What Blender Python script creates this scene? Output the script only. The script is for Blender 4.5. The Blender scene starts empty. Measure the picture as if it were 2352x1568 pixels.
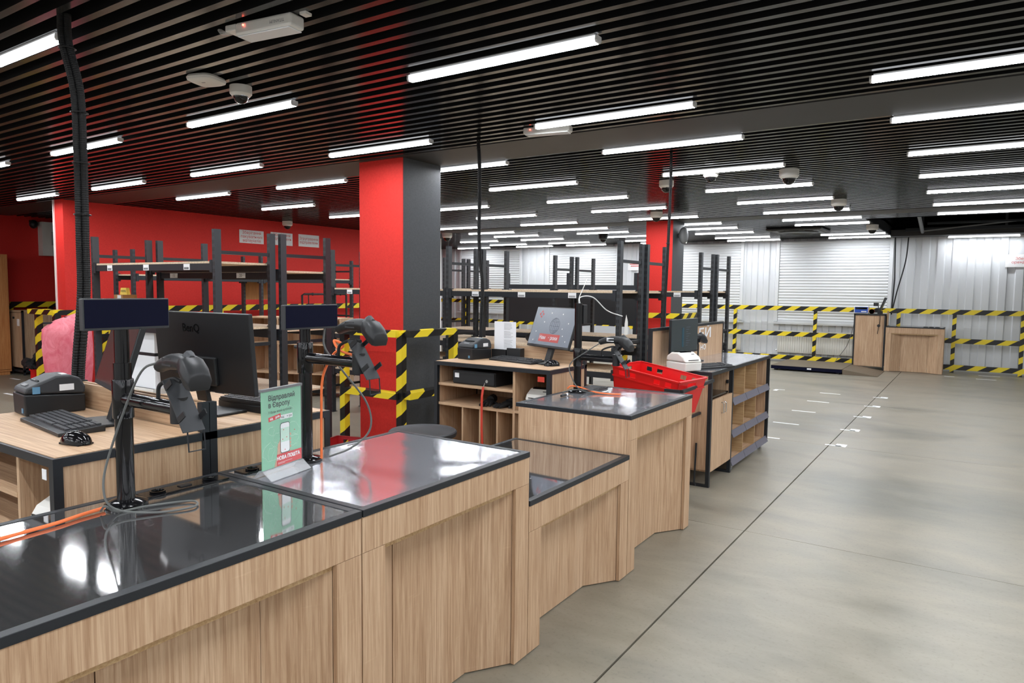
import bpy, bmesh, math, random
import numpy as np
from mathutils import Matrix, Vector
PI = math.pi
random.seed(7)
SC = bpy.context.scene
C = SC.collection

# ------------------------------------------------------------------ camera
CX, CY = 1176.0, 784.0
VR, VL = np.array([2245., 676.]), np.array([-1225., 636.])
FP = float((-(VR - [CX, CY]) @ (VL - [CX, CY])) ** .5)
CAMH = 1.60
def _d(p): return np.array([p[0] - CX, -(p[1] - CY), -FP])
_Y = _d(VR) / np.linalg.norm(_d(VR)); _X = -_d(VL) / np.linalg.norm(_d(VL))
ROT = np.array([_X, _Y, np.cross(_X, _Y)])
cam_d = bpy.data.cameras.new('camera'); cam = bpy.data.objects.new('camera', cam_d); C.objects.link(cam)
M = Matrix([list(map(float, r)) for r in ROT]).to_4x4(); M.translation = (0, 0, CAMH)
cam.matrix_world = M
cam_d.sensor_width = 36; cam_d.lens = FP / 2352 * 36; cam_d.clip_start = .05; cam_d.clip_end = 100
SC.camera = cam
# pixel (2352x1568) to a point on a plane of known height / depth / side
def _at(x, y, ax, v):
    r = ROT @ _d((x, y)); o = np.array([0, 0, CAMH]); t = (v - o[ax]) / r[ax]
    return Vector([float(q) for q in o + t * r])
def atZ(x, y, v): return _at(x, y, 2, v)
def atY(x, y, v): return _at(x, y, 1, v)
def atX(x, y, v): return _at(x, y, 0, v)

# ------------------------------------------------------------------ world, exposure
W = bpy.data.worlds.new('world'); SC.world = W; W.use_nodes = True
W.node_tree.nodes['Background'].inputs[0].default_value = (.6, .65, .7, 1)
W.node_tree.nodes['Background'].inputs[1].default_value = 0.0
vs = SC.view_settings
vs.view_transform = 'Standard'; vs.look = 'None'; vs.gamma = 1; vs.use_curve_mapping = False
vs.exposure = 0.0
LAMP = 142.0          # strength of the ceiling tubes

# ------------------------------------------------------------------ materials
def lin(r, g, b):
    f = lambda c: (c / 255) / 12.92 if c / 255 <= .04045 else ((c / 255 + .055) / 1.055) ** 2.4
    return (f(r), f(g), f(b), 1)
MATS = {}
def mat(name, col=(.5, .5, .5, 1), rough=.5, metal=0, spec=.5, emit=None, es=0, alpha=1, trans=0, ior=1.45, coat=0):
    m = bpy.data.materials.new(name); m.use_nodes = True
    b = m.node_tree.nodes['Principled BSDF']; i = b.inputs
    i['Base Color'].default_value = col; i['Roughness'].default_value = rough; i['Metallic'].default_value = metal
    i['Specular IOR Level'].default_value = spec; i['IOR'].default_value = ior
    i['Transmission Weight'].default_value = trans; i['Alpha'].default_value = alpha; i['Coat Weight'].default_value = coat
    if emit: i['Emission Color'].default_value = emit; i['Emission Strength'].default_value = es
    MATS[name] = m; return m
class G:
    def __init__(s, m): s.m = m; s.t = m.node_tree; s.b = s.t.nodes['Principled BSDF']
    def n(s, t, **k):
        q = s.t.nodes.new(t)
        for a, v in k.items(): setattr(q, a, v)
        return q
    def l(s, a, b): s.t.links.new(a, b)
    def coord(s, kind='Object', scale=(1, 1, 1), rnd=False):
        if kind == 'Position': o = s.n('ShaderNodeNewGeometry').outputs['Position']
        else: o = s.n('ShaderNodeTexCoord').outputs[kind]
        if rnd:
            oi = s.n('ShaderNodeObjectInfo'); mu = s.n('ShaderNodeVectorMath', operation='SCALE')
            v = s.n('ShaderNodeCombineXYZ'); 
            for k in range(3): s.l(oi.outputs['Random'], v.inputs[k])
            s.l(v.outputs[0], mu.inputs[0]); mu.inputs['Scale'].default_value = 37.0
            ad = s.n('ShaderNodeVectorMath', operation='ADD'); s.l(o, ad.inputs[0]); s.l(mu.outputs[0], ad.inputs[1]); o = ad.outputs[0]
        mp = s.n('ShaderNodeMapping'); mp.inputs['Scale'].default_value = scale; s.l(o, mp.inputs[0]); return mp.outputs[0]
    def noise(s, vec, scale=1, detail=4, rough=.55, dist=0):
        q = s.n('ShaderNodeTexNoise'); q.inputs['Scale'].default_value = scale; q.inputs['Detail'].default_value = detail
        q.inputs['Roughness'].default_value = rough; q.inputs['Distortion'].default_value = dist; s.l(vec, q.inputs['Vector']); return q.outputs['Fac']
    def ramp(s, fac, stops):
        q = s.n('ShaderNodeValToRGB'); e = q.color_ramp.elements
        while len(e) < len(stops): e.new(.5)
        for k, (p, c) in enumerate(stops): e[k].position = p; e[k].color = c
        s.l(fac, q.inputs[0]); return q.outputs['Color']
    def mix(s, a, b, fac, mode='MIX'):
        q = s.n('ShaderNodeMix', data_type='RGBA', blend_type=mode)
        if isinstance(fac, float): q.inputs[0].default_value = fac
        else: s.l(fac, q.inputs[0])
        for v, k in ((a, 6), (b, 7)):
            if isinstance(v, tuple): q.inputs[k].default_value = v
            else: s.l(v, q.inputs[k])
        return q.outputs[2]
    def math(s, op, a, b=None):
        q = s.n('ShaderNodeMath', operation=op)
        for v, k in ((a, 0), (b, 1)):
            if v is None: continue
            if isinstance(v, (int, float)): q.inputs[k].default_value = v
            else: s.l(v, q.inputs[k])
        return q.outputs[0]
    def bump(s, h, strength=.1, dist=.01):
        q = s.n('ShaderNodeBump'); q.inputs['Strength'].default_value = strength; q.inputs['Distance'].default_value = dist
        s.l(h, q.inputs['Height']); s.l(q.outputs[0], s.b.inputs['Normal'])
    def color(s, c): s.l(c, s.b.inputs['Base Color'])
    def rough(s, c): s.l(c, s.b.inputs['Roughness'])

def wood(name, a, b, c, stretch):
    g = G(mat(name, rough=.5, spec=.35))
    big = g.noise(g.coord('Object', tuple(4.5 if k != stretch else .45 for k in range(3)), True), 1, 3, .5, .8)
    fine = g.noise(g.coord('Object', tuple(120 if k != stretch else 3.0 for k in range(3)), True), 1, 5, .7, .4)
    mid = g.noise(g.coord('Object', tuple(24 if k != stretch else 1.1 for k in range(3)), True), 1, 5, .65, 2.2)
    cross = g.noise(g.coord('Object', tuple(7 if k != stretch else 90 for k in range(3)), True), 1, 3, .6)
    base = g.ramp(big, [(.25, a), (.5, b), (.75, a)])
    base = g.mix(base, g.ramp(mid, [(.3, c), (.55, (1, 1, 1, 1))]), .34, 'MULTIPLY')
    base = g.mix(base, g.ramp(fine, [(.32, c), (.62, (1, 1, 1, 1))]), .6, 'MULTIPLY')
    base = g.mix(base, g.ramp(cross, [(.66, (0, 0, 0, 1)), (.8, (.10, .085, .06, 1))]), .5, 'ADD')
    g.color(base); g.bump(fine, .12, .002)
    return g.m
OA, OB, OC = lin(214, 185, 154), lin(203, 172, 140), lin(176, 146, 118)
wood('oak', OA, OB, OC, 2)
wood('oak_x', OA, OB, OC, 0)
wood('oak_y', OA, OB, OC, 1)
wood('oak_edge', lin(205, 178, 138), lin(196, 166, 124), lin(190, 160, 125), 0)
wood('wardrobe_wood', lin(208, 150, 95), lin(198, 138, 84), lin(200, 150, 110), 2)
g = G(mat('chipboard', rough=.6)); n = g.noise(g.coord('Object', (90, 90, 90)), 1, 3)
g.color(g.ramp(n, [(.3, lin(190, 165, 135)), (.7, lin(224, 203, 176))]))
g = G(mat('cardboard', rough=.8)); n = g.noise(g.coord('Object', (30, 30, 4)), 1, 3)
g.color(g.ramp(n, [(.3, lin(150, 104, 60)), (.7, lin(168, 120, 72))]))

g = G(mat('concrete', rough=.32, spec=.5))
p = g.coord('Position')
n1 = g.noise(g.coord('Position', (.35, .9, 1)), 1, 6, .6, .5); n2 = g.noise(g.coord('Position', (2.2, 5, 1)), 1, 7, .62, .4); n3 = g.noise(p, 55, 3)
c = g.ramp(n1, [(.32, lin(118, 115, 105)), (.52, lin(144, 137, 122)), (.72, lin(132, 129, 118))])
c = g.mix(c, g.ramp(n2, [(.3, lin(192, 194, 192)), (.62, (1, 1, 1, 1))]), .55, 'MULTIPLY')
c = g.mix(c, g.ramp(n3, [(.28, lin(190, 190, 190)), (.45, (1, 1, 1, 1))]), .35, 'MULTIPLY')
g.color(c); g.rough(g.ramp(n2, [(.3, (.30,) * 3 + (1,)), (.7, (.42,) * 3 + (1,))])); g.bump(n3, .03, .002)
mat('joint', lin(116, 100, 76), .9)

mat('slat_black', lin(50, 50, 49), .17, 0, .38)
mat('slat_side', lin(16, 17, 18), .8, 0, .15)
mat('void_black', lin(14, 15, 17), .9, 0, .1)
g = G(mat('beam_black', lin(50, 49, 48), .55)); g.bump(g.noise(g.coord('Position', (40, 40, 40)), 1, 3), .05, .002)
mat('tube_glow', (.9, .9, .9, 1), .4, emit=(.93, .96, 1, 1), es=LAMP)
mat('tube_side', (.9, .9, .9, 1), .4, emit=(.93, .96, 1, 1), es=1.6)     # tube flanks, glow set weak to thin its mirror image in the slats
mat('fixture_white', lin(232, 234, 236), .4)
g = G(mat('red_paint', rough=.62, spec=.3)); n = g.noise(g.coord('Position', (60, 60, 60)), 1, 3)
g.color(g.ramp(n, [(.3, lin(204, 46, 40)), (.7, lin(214, 52, 46))])); g.bump(n, .06, .003)
g = G(mat('grey_paint', rough=.6, spec=.3)); n = g.noise(g.coord('Position', (70, 70, 70)), 1, 3)
g.color(g.ramp(n, [(.3, lin(66, 68, 71)), (.7, lin(74, 76, 79))])); g.bump(n, .06, .003)
mat('white_plaster', lin(222, 220, 218), .7)
mat('white_sheet', lin(204, 207, 210), .42, 0, .4)
mat('white_shutter', lin(208, 211, 213), .5)
mat('white_radiator', lin(214, 213, 206), .4)
g = G(mat('frame_metal', lin(37, 40, 44), .42, 0, .4)); g.bump(g.noise(g.coord('Position', (300, 300, 300)), 1, 2), .04, .001)
mat('black_plastic', lin(30, 31, 33), .42)
mat('dark_plastic', lin(52, 54, 57), .5)
mat('black_gloss', lin(16, 16, 18), .12)
mat('black_rubber', lin(24, 24, 25), .7)
mat('key_grey', lin(58, 59, 62), .5)
mat('screen_off', lin(13, 15, 36), .5, 0, .1)
mat('screen_pale', lin(60, 58, 56), .2)
mat('screen_dim', lin(40, 46, 50), .2, emit=lin(70, 82, 86), es=.25)
mat('screen_lit', lin(20, 20, 22), .25, emit=lin(130, 138, 152), es=.8)
mat('screen_red', lin(20, 20, 22), .25, emit=lin(196, 74, 70), es=.8)
mat('screen_white', lin(20, 20, 22), .25, emit=lin(228, 230, 235), es=.8)
mat('screen_line', lin(20, 20, 22), .25, emit=lin(80, 88, 102), es=.8)
mat('screen_blue', lin(20, 20, 22), .25, emit=lin(40, 90, 110), es=.5)
mat('orange_cable', lin(238, 118, 62), .5)
mat('grey_cable', lin(92, 94, 92), .5)
mat('white_cable', lin(225, 225, 222), .5)
mat('white_plastic', lin(226, 224, 218), .42)
mat('red_plastic', lin(214, 24, 26), .35, 0, .5)
mat('dark_red_plastic', lin(150, 18, 22), .45)
mat('lanyard_red', lin(200, 62, 44), .6)
mat('paper', lin(236, 238, 242), .7)
mat('paper_yellow', lin(246, 214, 96), .7)
mat('ink', lin(60, 62, 66), .7)
mat('ink_red', lin(206, 70, 70), .7)
mat('label_white', lin(235, 235, 236), .5)
mat('sign_white', lin(232, 232, 232), .5)
mat('tape_white', lin(236, 238, 238), .5)
mat('chrome', lin(200, 202, 205), .18, 1)
mat('mid_grey', lin(120, 122, 124), .5)
mat('strip_grey', lin(104, 102, 114), .35)
mat('poster_green', lin(136, 196, 162), .45)
mat('poster_line', lin(196, 226, 208), .45)
mat('poster_red', lin(208, 44, 48), .45)
mat('poster_dark', lin(36, 56, 52), .45)
mat('poster_white', lin(238, 240, 240), .45)
mat('skin', lin(206, 160, 134), .6)
mat('blue_panel', lin(32, 76, 168), .4)
mat('glass_dark', lin(10, 10, 12), .05)
mat('acrylic_clear', (.95, .97, .98, 1), .04, alpha=.05)
mat('acrylic', (.92, .94, .96, 1), .04, alpha=.24)
mat('led_red', (1, .2, .1, 1), .5, emit=(1, .15, .1, 1), es=6)
mat('tag_blue', lin(96, 140, 170), .3)
g = G(mat('pink_bag', lin(228, 108, 124), .35, alpha=.9)); n = g.noise(g.coord('Object', (9, 9, 5)), 1, 5, .6, 1.5)
g.color(g.ramp(n, [(.3, lin(216, 92, 110)), (.7, lin(238, 140, 152))])); g.bump(n, .5, .02)
g = G(mat('steel_top', (.54, .54, .55, 1), .055, .95))
n = g.noise(g.coord('Position', (.9, 1.7, 1)), 1, 0, .4, .5); g.bump(n, .11, .06)
g = G(mat('film_top', (.52, .53, .57, 1), .13, .8))
n = g.noise(g.coord('Position', (1.6, 2.8, 1)), 1, 1, .4, .8); g.bump(n, .11, .06)
g = G(mat('scale_plate', lin(112, 100, 84), .55, .3)); n = g.noise(g.coord('Position', (60, 60, 60)), 1, 2); g.bump(n, .4, .004)
# hazard tape: yellow and black stripes running round rails and posts
g = G(mat('hazard', rough=.38)); sx = g.n('ShaderNodeSeparateXYZ'); g.l(g.coord('Position'), sx.inputs[0])
s = g.math('ADD', g.math('MULTIPLY', g.math('ADD', sx.outputs[0], sx.outputs[1]), 1 / .38), g.math('MULTIPLY', sx.outputs[2], -1 / .24))
k = g.math('GREATER_THAN', g.math('FRACT', g.math('ADD', s, 100)), .5)
g.color(g.mix(lin(24, 24, 24), lin(232, 206, 44), k))
# perforated rack post: rows of slots on the aisle face
g = G(mat('rack_post', rough=.42)); tc = g.n('ShaderNodeTexCoord'); sx = g.n('ShaderNodeSeparateXYZ'); g.l(tc.outputs['Object'], sx.inputs[0])
sn = g.n('ShaderNodeSeparateXYZ'); g.l(tc.outputs['Normal'], sn.inputs[0])
a = g.math('GREATER_THAN', g.math('FRACT', g.math('MULTIPLY', sx.outputs[2], 1 / .06)), .45)
b = g.math('LESS_THAN', g.math('ABSOLUTE', g.math('ADD', g.math('ABSOLUTE', sx.outputs[0]), -.009)), .005)
cc = g.math('GREATER_THAN', g.math('ABSOLUTE', sn.outputs[1]), .5)
g.color(g.mix(lin(47, 50, 54), lin(12, 13, 14), g.math('MULTIPLY', g.math('MULTIPLY', a, b), cc)))

# ------------------------------------------------------------------ mesh helpers
class MB:
    def __init__(s): s.v = []; s.f = []
    def add(s, vs, fs):
        o = len(s.v); s.v += [tuple(v) for v in vs]; s.f += [tuple(i + o for i in f) for f in fs]; return s
    def box(s, x0, x1, y0, y1, z0, z1):
        v = [(x, y, z) for z in (z0, z1) for y in (y0, y1) for x in (x0, x1)]
        return s.add(v, [(0, 2, 3, 1), (4, 5, 7, 6), (0, 1, 5, 4), (2, 6, 7, 3), (0, 4, 6, 2), (1, 3, 7, 5)])
    def obox(s, m, sx, sy, sz):
        v = [m @ Vector((x, y, z)) for z in (-sz / 2, sz / 2) for y in (-sy / 2, sy / 2) for x in (-sx / 2, sx / 2)]
        return s.add(v, [(0, 2, 3, 1), (4, 5, 7, 6), (0, 1, 5, 4), (2, 6, 7, 3), (0, 4, 6, 2), (1, 3, 7, 5)])
    def prism(s, poly, axis, a0, a1):      # poly in the two other axes, in cyclic order
        n = len(poly); put = {0: lambda p, a: (a, p[0], p[1]), 1: lambda p, a: (p[0], a, p[1]), 2: lambda p, a: (p[0], p[1], a)}[axis]
        v = [put(p, a0) for p in poly] + [put(p, a1) for p in poly]
        f = [tuple(range(n))[::-1], tuple(range(n, 2 * n))] + [(i, (i + 1) % n, n + (i + 1) % n, n + i) for i in range(n)]
        return s.add(v, f)
    def rings(s, rr, cap=True):
        n = len(rr[0]); v = [p for r in rr for p in r]; f = []
        for k in range(len(rr) - 1):
            for i in range(n): f.append((k * n + i, k * n + (i + 1) % n, (k + 1) * n + (i + 1) % n, (k + 1) * n + i))
        if cap: f += [tuple(range(n))[::-1], tuple(range((len(rr) - 1) * n, len(rr) * n))]
        return s.add(v, f)
    def lathe(s, prof, c=(0, 0, 0), n=20, axis=2):
        rr = []
        for r, h in prof:
            ring = []
            for i in range(n):
                a = 2 * PI * i / n; p = [r * math.cos(a), r * math.sin(a), h]
                if axis == 0: p = [h, p[0], p[1]]
                if axis == 1: p = [p[1], h, p[0]]
                ring.append((c[0] + p[0], c[1] + p[1], c[2] + p[2]))
            rr.append(ring)
        return s.rings(rr)
    def tube(s, pts, r, n=8, radii=None, sq=1.0):
        pts = [Vector(p) for p in pts]; rr = []; up = None
        for k, p in enumerate(pts):
            d = (pts[min(k + 1, len(pts) - 1)] - pts[max(k - 1, 0)]).normalized()
            if up is None: up = Vector((0, 0, 1)) if abs(d.z) < .9 else Vector((1, 0, 0))
            a = d.cross(up).normalized(); b = a.cross(d).normalized(); up = b
            q = radii[k] if radii else r
            rr.append([p + a * q * math.cos(2 * PI * i / n) + b * q * sq * math.sin(2 * PI * i / n) for i in range(n)])
        return s.rings(rr)
    def sphere(s, c, rx, ry, rz, n=14, m=8, z0=-1., z1=1.):
        t0, t1 = math.asin(z0), math.asin(z1); rr = []
        for k in range(m + 1):
            t = t0 + (t1 - t0) * k / m; q = max(math.cos(t), 1e-3)
            rr.append([(c[0] + rx * q * math.cos(2 * PI * i / n), c[1] + ry * q * math.sin(2 * PI * i / n), c[2] + rz * math.sin(t)) for i in range(n)])
        return s.rings(rr)
    def mesh(s, name, m, smooth=False):
        me = bpy.data.meshes.new(name); me.from_pydata(s.v, [], s.f); me.update()
        bm = bmesh.new(); bm.from_mesh(me); bmesh.ops.recalc_face_normals(bm, faces=bm.faces); bm.to_mesh(me); bm.free()
        me.materials.append(MATS[m])
        if smooth: me.polygons.foreach_set('use_smooth', [True] * len(me.polygons))
        return me
    def build(s, name, m, parent=None, smooth=False, bevel=0, seg=2):
        o = bpy.data.objects.new(name, s.mesh(name, m, smooth)); C.objects.link(o)
        if parent: o.parent = parent
        if bevel:
            b = o.modifiers.new('bevel', 'BEVEL'); b.width = bevel; b.segments = seg; b.limit_method = 'ANGLE'; b.angle_limit = .6
        if smooth:
            for p in o.data.polygons: pass
            e = o.modifiers.new('es', 'EDGE_SPLIT'); e.split_angle = .7
        return o
def link(name, me, parent=None, loc=(0, 0, 0)):
    o = bpy.data.objects.new(name, me); C.objects.link(o); o.location = loc
    if parent: o.parent = parent
    return o
def tag(o, label=None, cat=None, group=None, kind=None):
    if label: o['label'] = label
    if cat: o['category'] = cat
    if group: o['group'] = group
    if kind: o['kind'] = kind
    return o
def thing(name, label, cat, loc=(0, 0, 0), rz=0, group=None, tilt=None):
    o = bpy.data.objects.new(name, None); C.objects.link(o); o.empty_display_size = .05
    o.location = loc; o.rotation_euler = tilt if tilt else (0, 0, rz)
    return tag(o, label, cat, group)
def copy_tree(o, parent=None):
    c = o.copy(); C.objects.link(c); c.parent = parent
    for ch in list(o.children): copy_tree(ch, c)
    return c
def kidbox(name, m, parent, *b, bevel=0): return MB().box(*b).build(name, m, parent, bevel=bevel)
def text(body, size, m, parent, loc, rot, name='lettering', align='CENTER', depth=.0004, bold=0, sx=1):
    """lettering as flat faces; every glyph outline is filled on its own so overlapping strokes stay clean"""
    cu = bpy.data.curves.new(name, 'FONT'); cu.body = body; cu.size = size; cu.align_x = align; cu.align_y = 'CENTER'
    cu.fill_mode = 'NONE'; cu.resolution_u = 3; cu.space_line = .95
    t = bpy.data.objects.new(name, cu); C.objects.link(t); bpy.context.view_layer.update()
    me = bpy.data.meshes.new_from_object(t.evaluated_get(bpy.context.evaluated_depsgraph_get())); bpy.data.objects.remove(t)
    P = [(v.co.x, v.co.y) for v in me.vertices]; nx = {}
    for e in me.edges:
        for a, b in ((e.vertices[0], e.vertices[1]), (e.vertices[1], e.vertices[0])): nx.setdefault(a, []).append(b)
    seen = set(); loops = []
    for a in nx:
        if a in seen: continue
        L = [a]; seen.add(a); cur, prev = a, None
        while True:
            n_ = [b for b in nx[cur] if b != prev]
            if not n_ or n_[0] in seen: break
            prev, cur = cur, n_[0]; L.append(cur); seen.add(cur)
        # follow the stored edge direction so that holes keep the opposite winding
        if len(L) > 2: loops.append(L)
    dirs = {tuple(e.vertices) for e in me.edges}
    def area(L): return .5 * sum(P[L[k]][0] * P[L[(k + 1) % len(L)]][1] - P[L[(k + 1) % len(L)]][0] * P[L[k]][1] for k in range(len(L)))
    loops = [L if (L[0], L[1]) in dirs else L[::-1] for L in loops]
    if not loops: return link(name, me, parent, loc)
    big = max(loops, key=lambda L: abs(area(L))); sg = 1 if area(big) > 0 else -1
    outs = [L for L in loops if area(L) * sg > 0]; holes = [L for L in loops if area(L) * sg <= 0]
    def inside(p, L):
        c = False
        for k in range(len(L)):
            (x0, y0), (x1, y1) = P[L[k]], P[L[(k + 1) % len(L)]]
            if (y0 > p[1]) != (y1 > p[1]) and p[0] < (x1 - x0) * (p[1] - y0) / (y1 - y0) + x0: c = not c
        return c
    F = []; from mathutils.geometry import tessellate_polygon
    for L in outs:
        hs_ = [h for h in holes if all(inside(P[q], L) for q in h)]; polys = [L] + hs_; flat = [q for p_ in polys for q in p_]
        F += [tuple(flat[k] for k in tri) for tri in tessellate_polygon([[Vector((*P[q], 0)) for q in p_] for p_ in polys])]
    V = []; FF = []; sh_ = ((-bold, 0), (bold, 0), (0, bold), (0, -bold)) if bold else ((0, 0),)
    for k, (a, b) in enumerate(sh_):
        V += [(x + a, y + b, depth + k * 1e-5) for x, y in P]; FF += [tuple(q + k * len(P) for q in f) for f in F]
    me = bpy.data.meshes.new(name); me.from_pydata(V, [], FF); me.update(); me.materials.append(MATS[m])
    o = link(name, me, parent, loc); o.rotation_euler = rot; o.scale.x = sx
    return o
RX = (PI / 2, 0, PI / 2)      # text readable from +X
RYN = (PI / 2, 0, 0)          # text readable from -Y
def arc(p0, p1, sag, n=12):
    p0, p1 = Vector(p0), Vector(p1)
    return [p0.lerp(p1, t / n) + Vector((0, 0, -4 * sag * (t / n) * (1 - t / n))) for t in range(n + 1)]
def curve(pts, n=6):          # smooth polyline through the points (Catmull-Rom)
    p = [Vector(q) for q in pts]; p = [p[0] * 2 - p[1]] + p + [p[-1] * 2 - p[-2]]; out = []
    for i in range(1, len(p) - 2):
        for k in range(n):
            t = k / n; a, b, c_, d = p[i - 1], p[i], p[i + 1], p[i + 2]
            out.append(.5 * ((2 * b) + (c_ - a) * t + (2 * a - 5 * b + 4 * c_ - d) * t * t + (3 * b - a - 3 * c_ + d) * t ** 3))
    return out + [p[-2]]

# ================================================================== THE ROOM
ZC = 2.82                       # underside of the ceiling slats
X0, X1, Y0, Y1 = -14.6, 6.5, -6.0, 17.1
WX = -11.06                     # face of the red partition wall
fl = MB().box(X0, X1, Y0, Y1, -.12, -.03).build('floor', 'joint'); tag(fl, kind='structure')
xs = [X0, -13.94, -7.58, -1.22, 5.14, X1]; ys = [Y0, -4.87, -1.69, 1.49, 4.67, 7.85, 11.03, 14.21, Y1]
for i in range(len(xs) - 1):
    for j in range(len(ys) - 1):
        e = .002; f = .005
        kidbox('slab', 'concrete', fl, xs[i] + f, xs[i + 1] - f, ys[j] + e, ys[j + 1] - e, -.03, 0)
# ceiling: dark deck, beams on the pillar lines, glossy slats running along X
ce = MB().box(X0, X1, Y0, 12.9, 2.99, 3.05).box(X0, -1.57, 12.9, Y1, 2.99, 3.05).build('ceiling', 'void_black'); tag(ce, kind='structure')
bm_ = MB().box(X0, X1, 4.86, 5.48, ZC - .004, 2.99).build('beam', 'beam_black', ce)
MB().box(X0, X1, 11.57, 12.15, ZC - .004, 2.99).build('beam', 'beam_black', ce)
MB().box(X0, X1, -2.3, -1.68, ZC - .004, 2.99).build('beam', 'beam_black', ce)
sl_full = MB().box(X0, X1, -.019, .019, ZC, ZC + .10).mesh('slat', 'slat_black')
sl_part = MB().box(X0, -1.60, -.019, .019, ZC, ZC + .10).mesh('slat', 'slat_black')
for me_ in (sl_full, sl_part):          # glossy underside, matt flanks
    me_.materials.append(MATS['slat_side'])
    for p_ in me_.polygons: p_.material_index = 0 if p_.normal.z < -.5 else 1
ph = (3.061 % .117)
y = Y0 + ((ph - Y0) % .117)
while y < Y1 - .03:
    if not any(a - .03 < y < b + .03 for a, b in ((4.86, 5.48), (11.57, 12.15), (-2.3, -1.68))):
        link('slat', sl_full if y < 12.88 else sl_part, ce, (0, y, 0))
    y += .117
# the open bay over the gate, right of the last slats: dark void with its lintel frame
vo = MB().box(-1.57, X1, 12.9, Y1 + .1, 3.55, 3.6).box(-1.60, -1.57, 12.9, Y1, ZC, 3.6).box(-1.57, X1, 12.87, 12.9, ZC, 3.6).box(X1 - .05, X1, 12.9, Y1, 2.82, 3.6).box(-1.57, X1, Y1 - .02, Y1 + .08, 2.84, 3.6).build('ceiling_void', 'void_black'); tag(vo, kind='structure')
kidbox('lintel', 'beam_black', vo, -1.57, X1, 16.6, Y1, ZC - .03, ZC + .10)
gt = thing('gate_track', 'dark steel gate track with angled strut under the open ceiling bay', 'gate track', (0, 0, 0))
MB().tube([(-1.0, 13.1, 3.5), (-1.0, 16.6, 2.86)], .035, 6).build('strut', 'mid_grey', gt)
MB().box(-1.3, 6, 16.5, 16.56, 2.88, 2.94).build('rail', 'frame_metal', gt)
MB().box(-.9, 6, 16.2, 16.24, 2.98, 3.02).build('rail', 'frame_metal', gt)
MB().tube([(-1.0, 16.5, 2.87), (.6, 16.5, 3.02)], .016, 6).build('tie_rod', 'mid_grey', gt)
for xx in (-1.0, 0.4, 2.2): kidbox('hanger', 'frame_metal', gt, xx - .02, xx + .02, 16.5, 16.54, 2.94, 3.55)

# --- walls
wb = MB().box(X0, X1, Y1 + .06, Y1 + .15, 0, 2.86).build('wall_back', 'white_sheet'); tag(wb, kind='structure')
prof = [(0, 0), (.055, 0), (.075, .03), (.195, .03), (.215, 0)]   # one rib, depth toward the room
def sheet():
    m = MB(); pts = []
    for k in range(4):
        pts += [(k * .27 + a, b) for a, b in prof]
    pts += [(1.08, 0)]
    v = [(x, -d, z) for z in (0, 2.82) for x, d in pts]; n = len(pts)
    m.add(v, [(i, i + 1, n + i + 1, n + i) for i in range(n - 1)])
    for k in range(4):
        for z in (.55, 1.25, 1.95, 2.6):
            m.lathe([(.008, -.035), (.008, -.03)], (k * .27 + .135, 0, z), 6, axis=1)
    return m
sh = sheet().mesh('wall_panel', 'white_sheet')
x = X0 + .02
while x < X1 - 1.0:
    link('wall_panel', sh, wb, (x, Y1 + .03, 0)); x += 1.08
kidbox('wall_cap', 'white_sheet', wb, X0, X1, Y1 - .005, Y1 + .03, 0, .05)
wr = MB().box(X1, X1 + .1, Y0, Y1, 0, 3.6).build('wall_right', 'white_plaster'); tag(wr, kind='structure')
wf = MB().box(X0, X1, Y0 - .1, Y0, 0, 3.05).build('wall_front', 'white_plaster'); tag(wf, kind='structure')
wl = MB().box(X0 - .1, X0, Y0, Y1, 0, 3.05).build('wall_left', 'red_paint'); tag(wl, kind='structure')
wp = MB().box(WX - .25, WX, 4.84, 13.2, 0, ZC).build('wall_partition', 'red_paint'); tag(wp, kind='structure')
kidbox('corner_trim', 'white_plaster', wp, WX - .275, WX - .25, 4.82, 5.2, 0, ZC)
wq = MB().box(X0, WX, 13.2, 13.4, 0, ZC).build('wall_return', 'white_plaster'); tag(wq, kind='structure')

# --- pillars: red on the faces toward the counters, grey on the aisle side
def pillar(x0, x1, y0, y1, label, grp):
    p = thing('pillar', label, 'pillar', ((x0 + x1) / 2, (y0 + y1) / 2, 0), 0, grp)
    a, b = (x1 - x0) / 2, (y1 - y0) / 2
    kidbox('core', 'grey_paint', p, -a + .006, a - .0, -b + .006, b, 0, ZC - .006)
    kidbox('red_face', 'red_paint', p, -a, a - .001, -b - .002, -b + .006, 0, ZC - .006)
    kidbox('red_face', 'red_paint', p, -a - .002, -a + .006, -b, b, 0, ZC - .006)
    return p
pillar(-5.09, -4.52, 4.91, 5.46, 'red and dark grey square pillar behind the cash desks', None)
pillar(-4.92, -4.43, 11.62, 12.17, 'red and dark grey square pillar among the far racks', None)

# --- ceiling tube lights
def tube_light():
    t = thing('tube_light', 'long white LED tube light fixed under the black slat ceiling', 'ceiling light', (0, 0, 0), 0, 'LED tube lights on the ceiling')
    MB().box(.02, 1.19, -.018, .018, ZC - .012, ZC).build('housing', 'fixture_white', t)
    pr = [(-.022, ZC - .010), (-.024, ZC - .030), (-.017, ZC - .042), (.017, ZC - .042), (.024, ZC - .030), (.022, ZC - .010)]
    df = MB().prism(pr, 0, .012, 1.198).build('diffuser', 'tube_glow', t)
    df.data.materials.append(MATS['tube_side'])
    for p_ in df.data.polygons: p_.material_index = 0 if p_.normal.z < -.9 else 1
    for e in (0, 1.198): MB().prism(pr, 0, e, e + .012).build('end_cap', 'fixture_white', t)
    return t
cols = [-11.48, -9.33, -7.17, -4.98, -2.775, -.565, 1.63, 3.82]
rows = [-5.2, -3.85, -2.6, -1.1, .3, 1.67, 3.07, 4.44, 5.55, 6.94, 8.30, 9.62, 11.0, 12.24, 13.2, 14.33, 15.65, 16.58]
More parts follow.
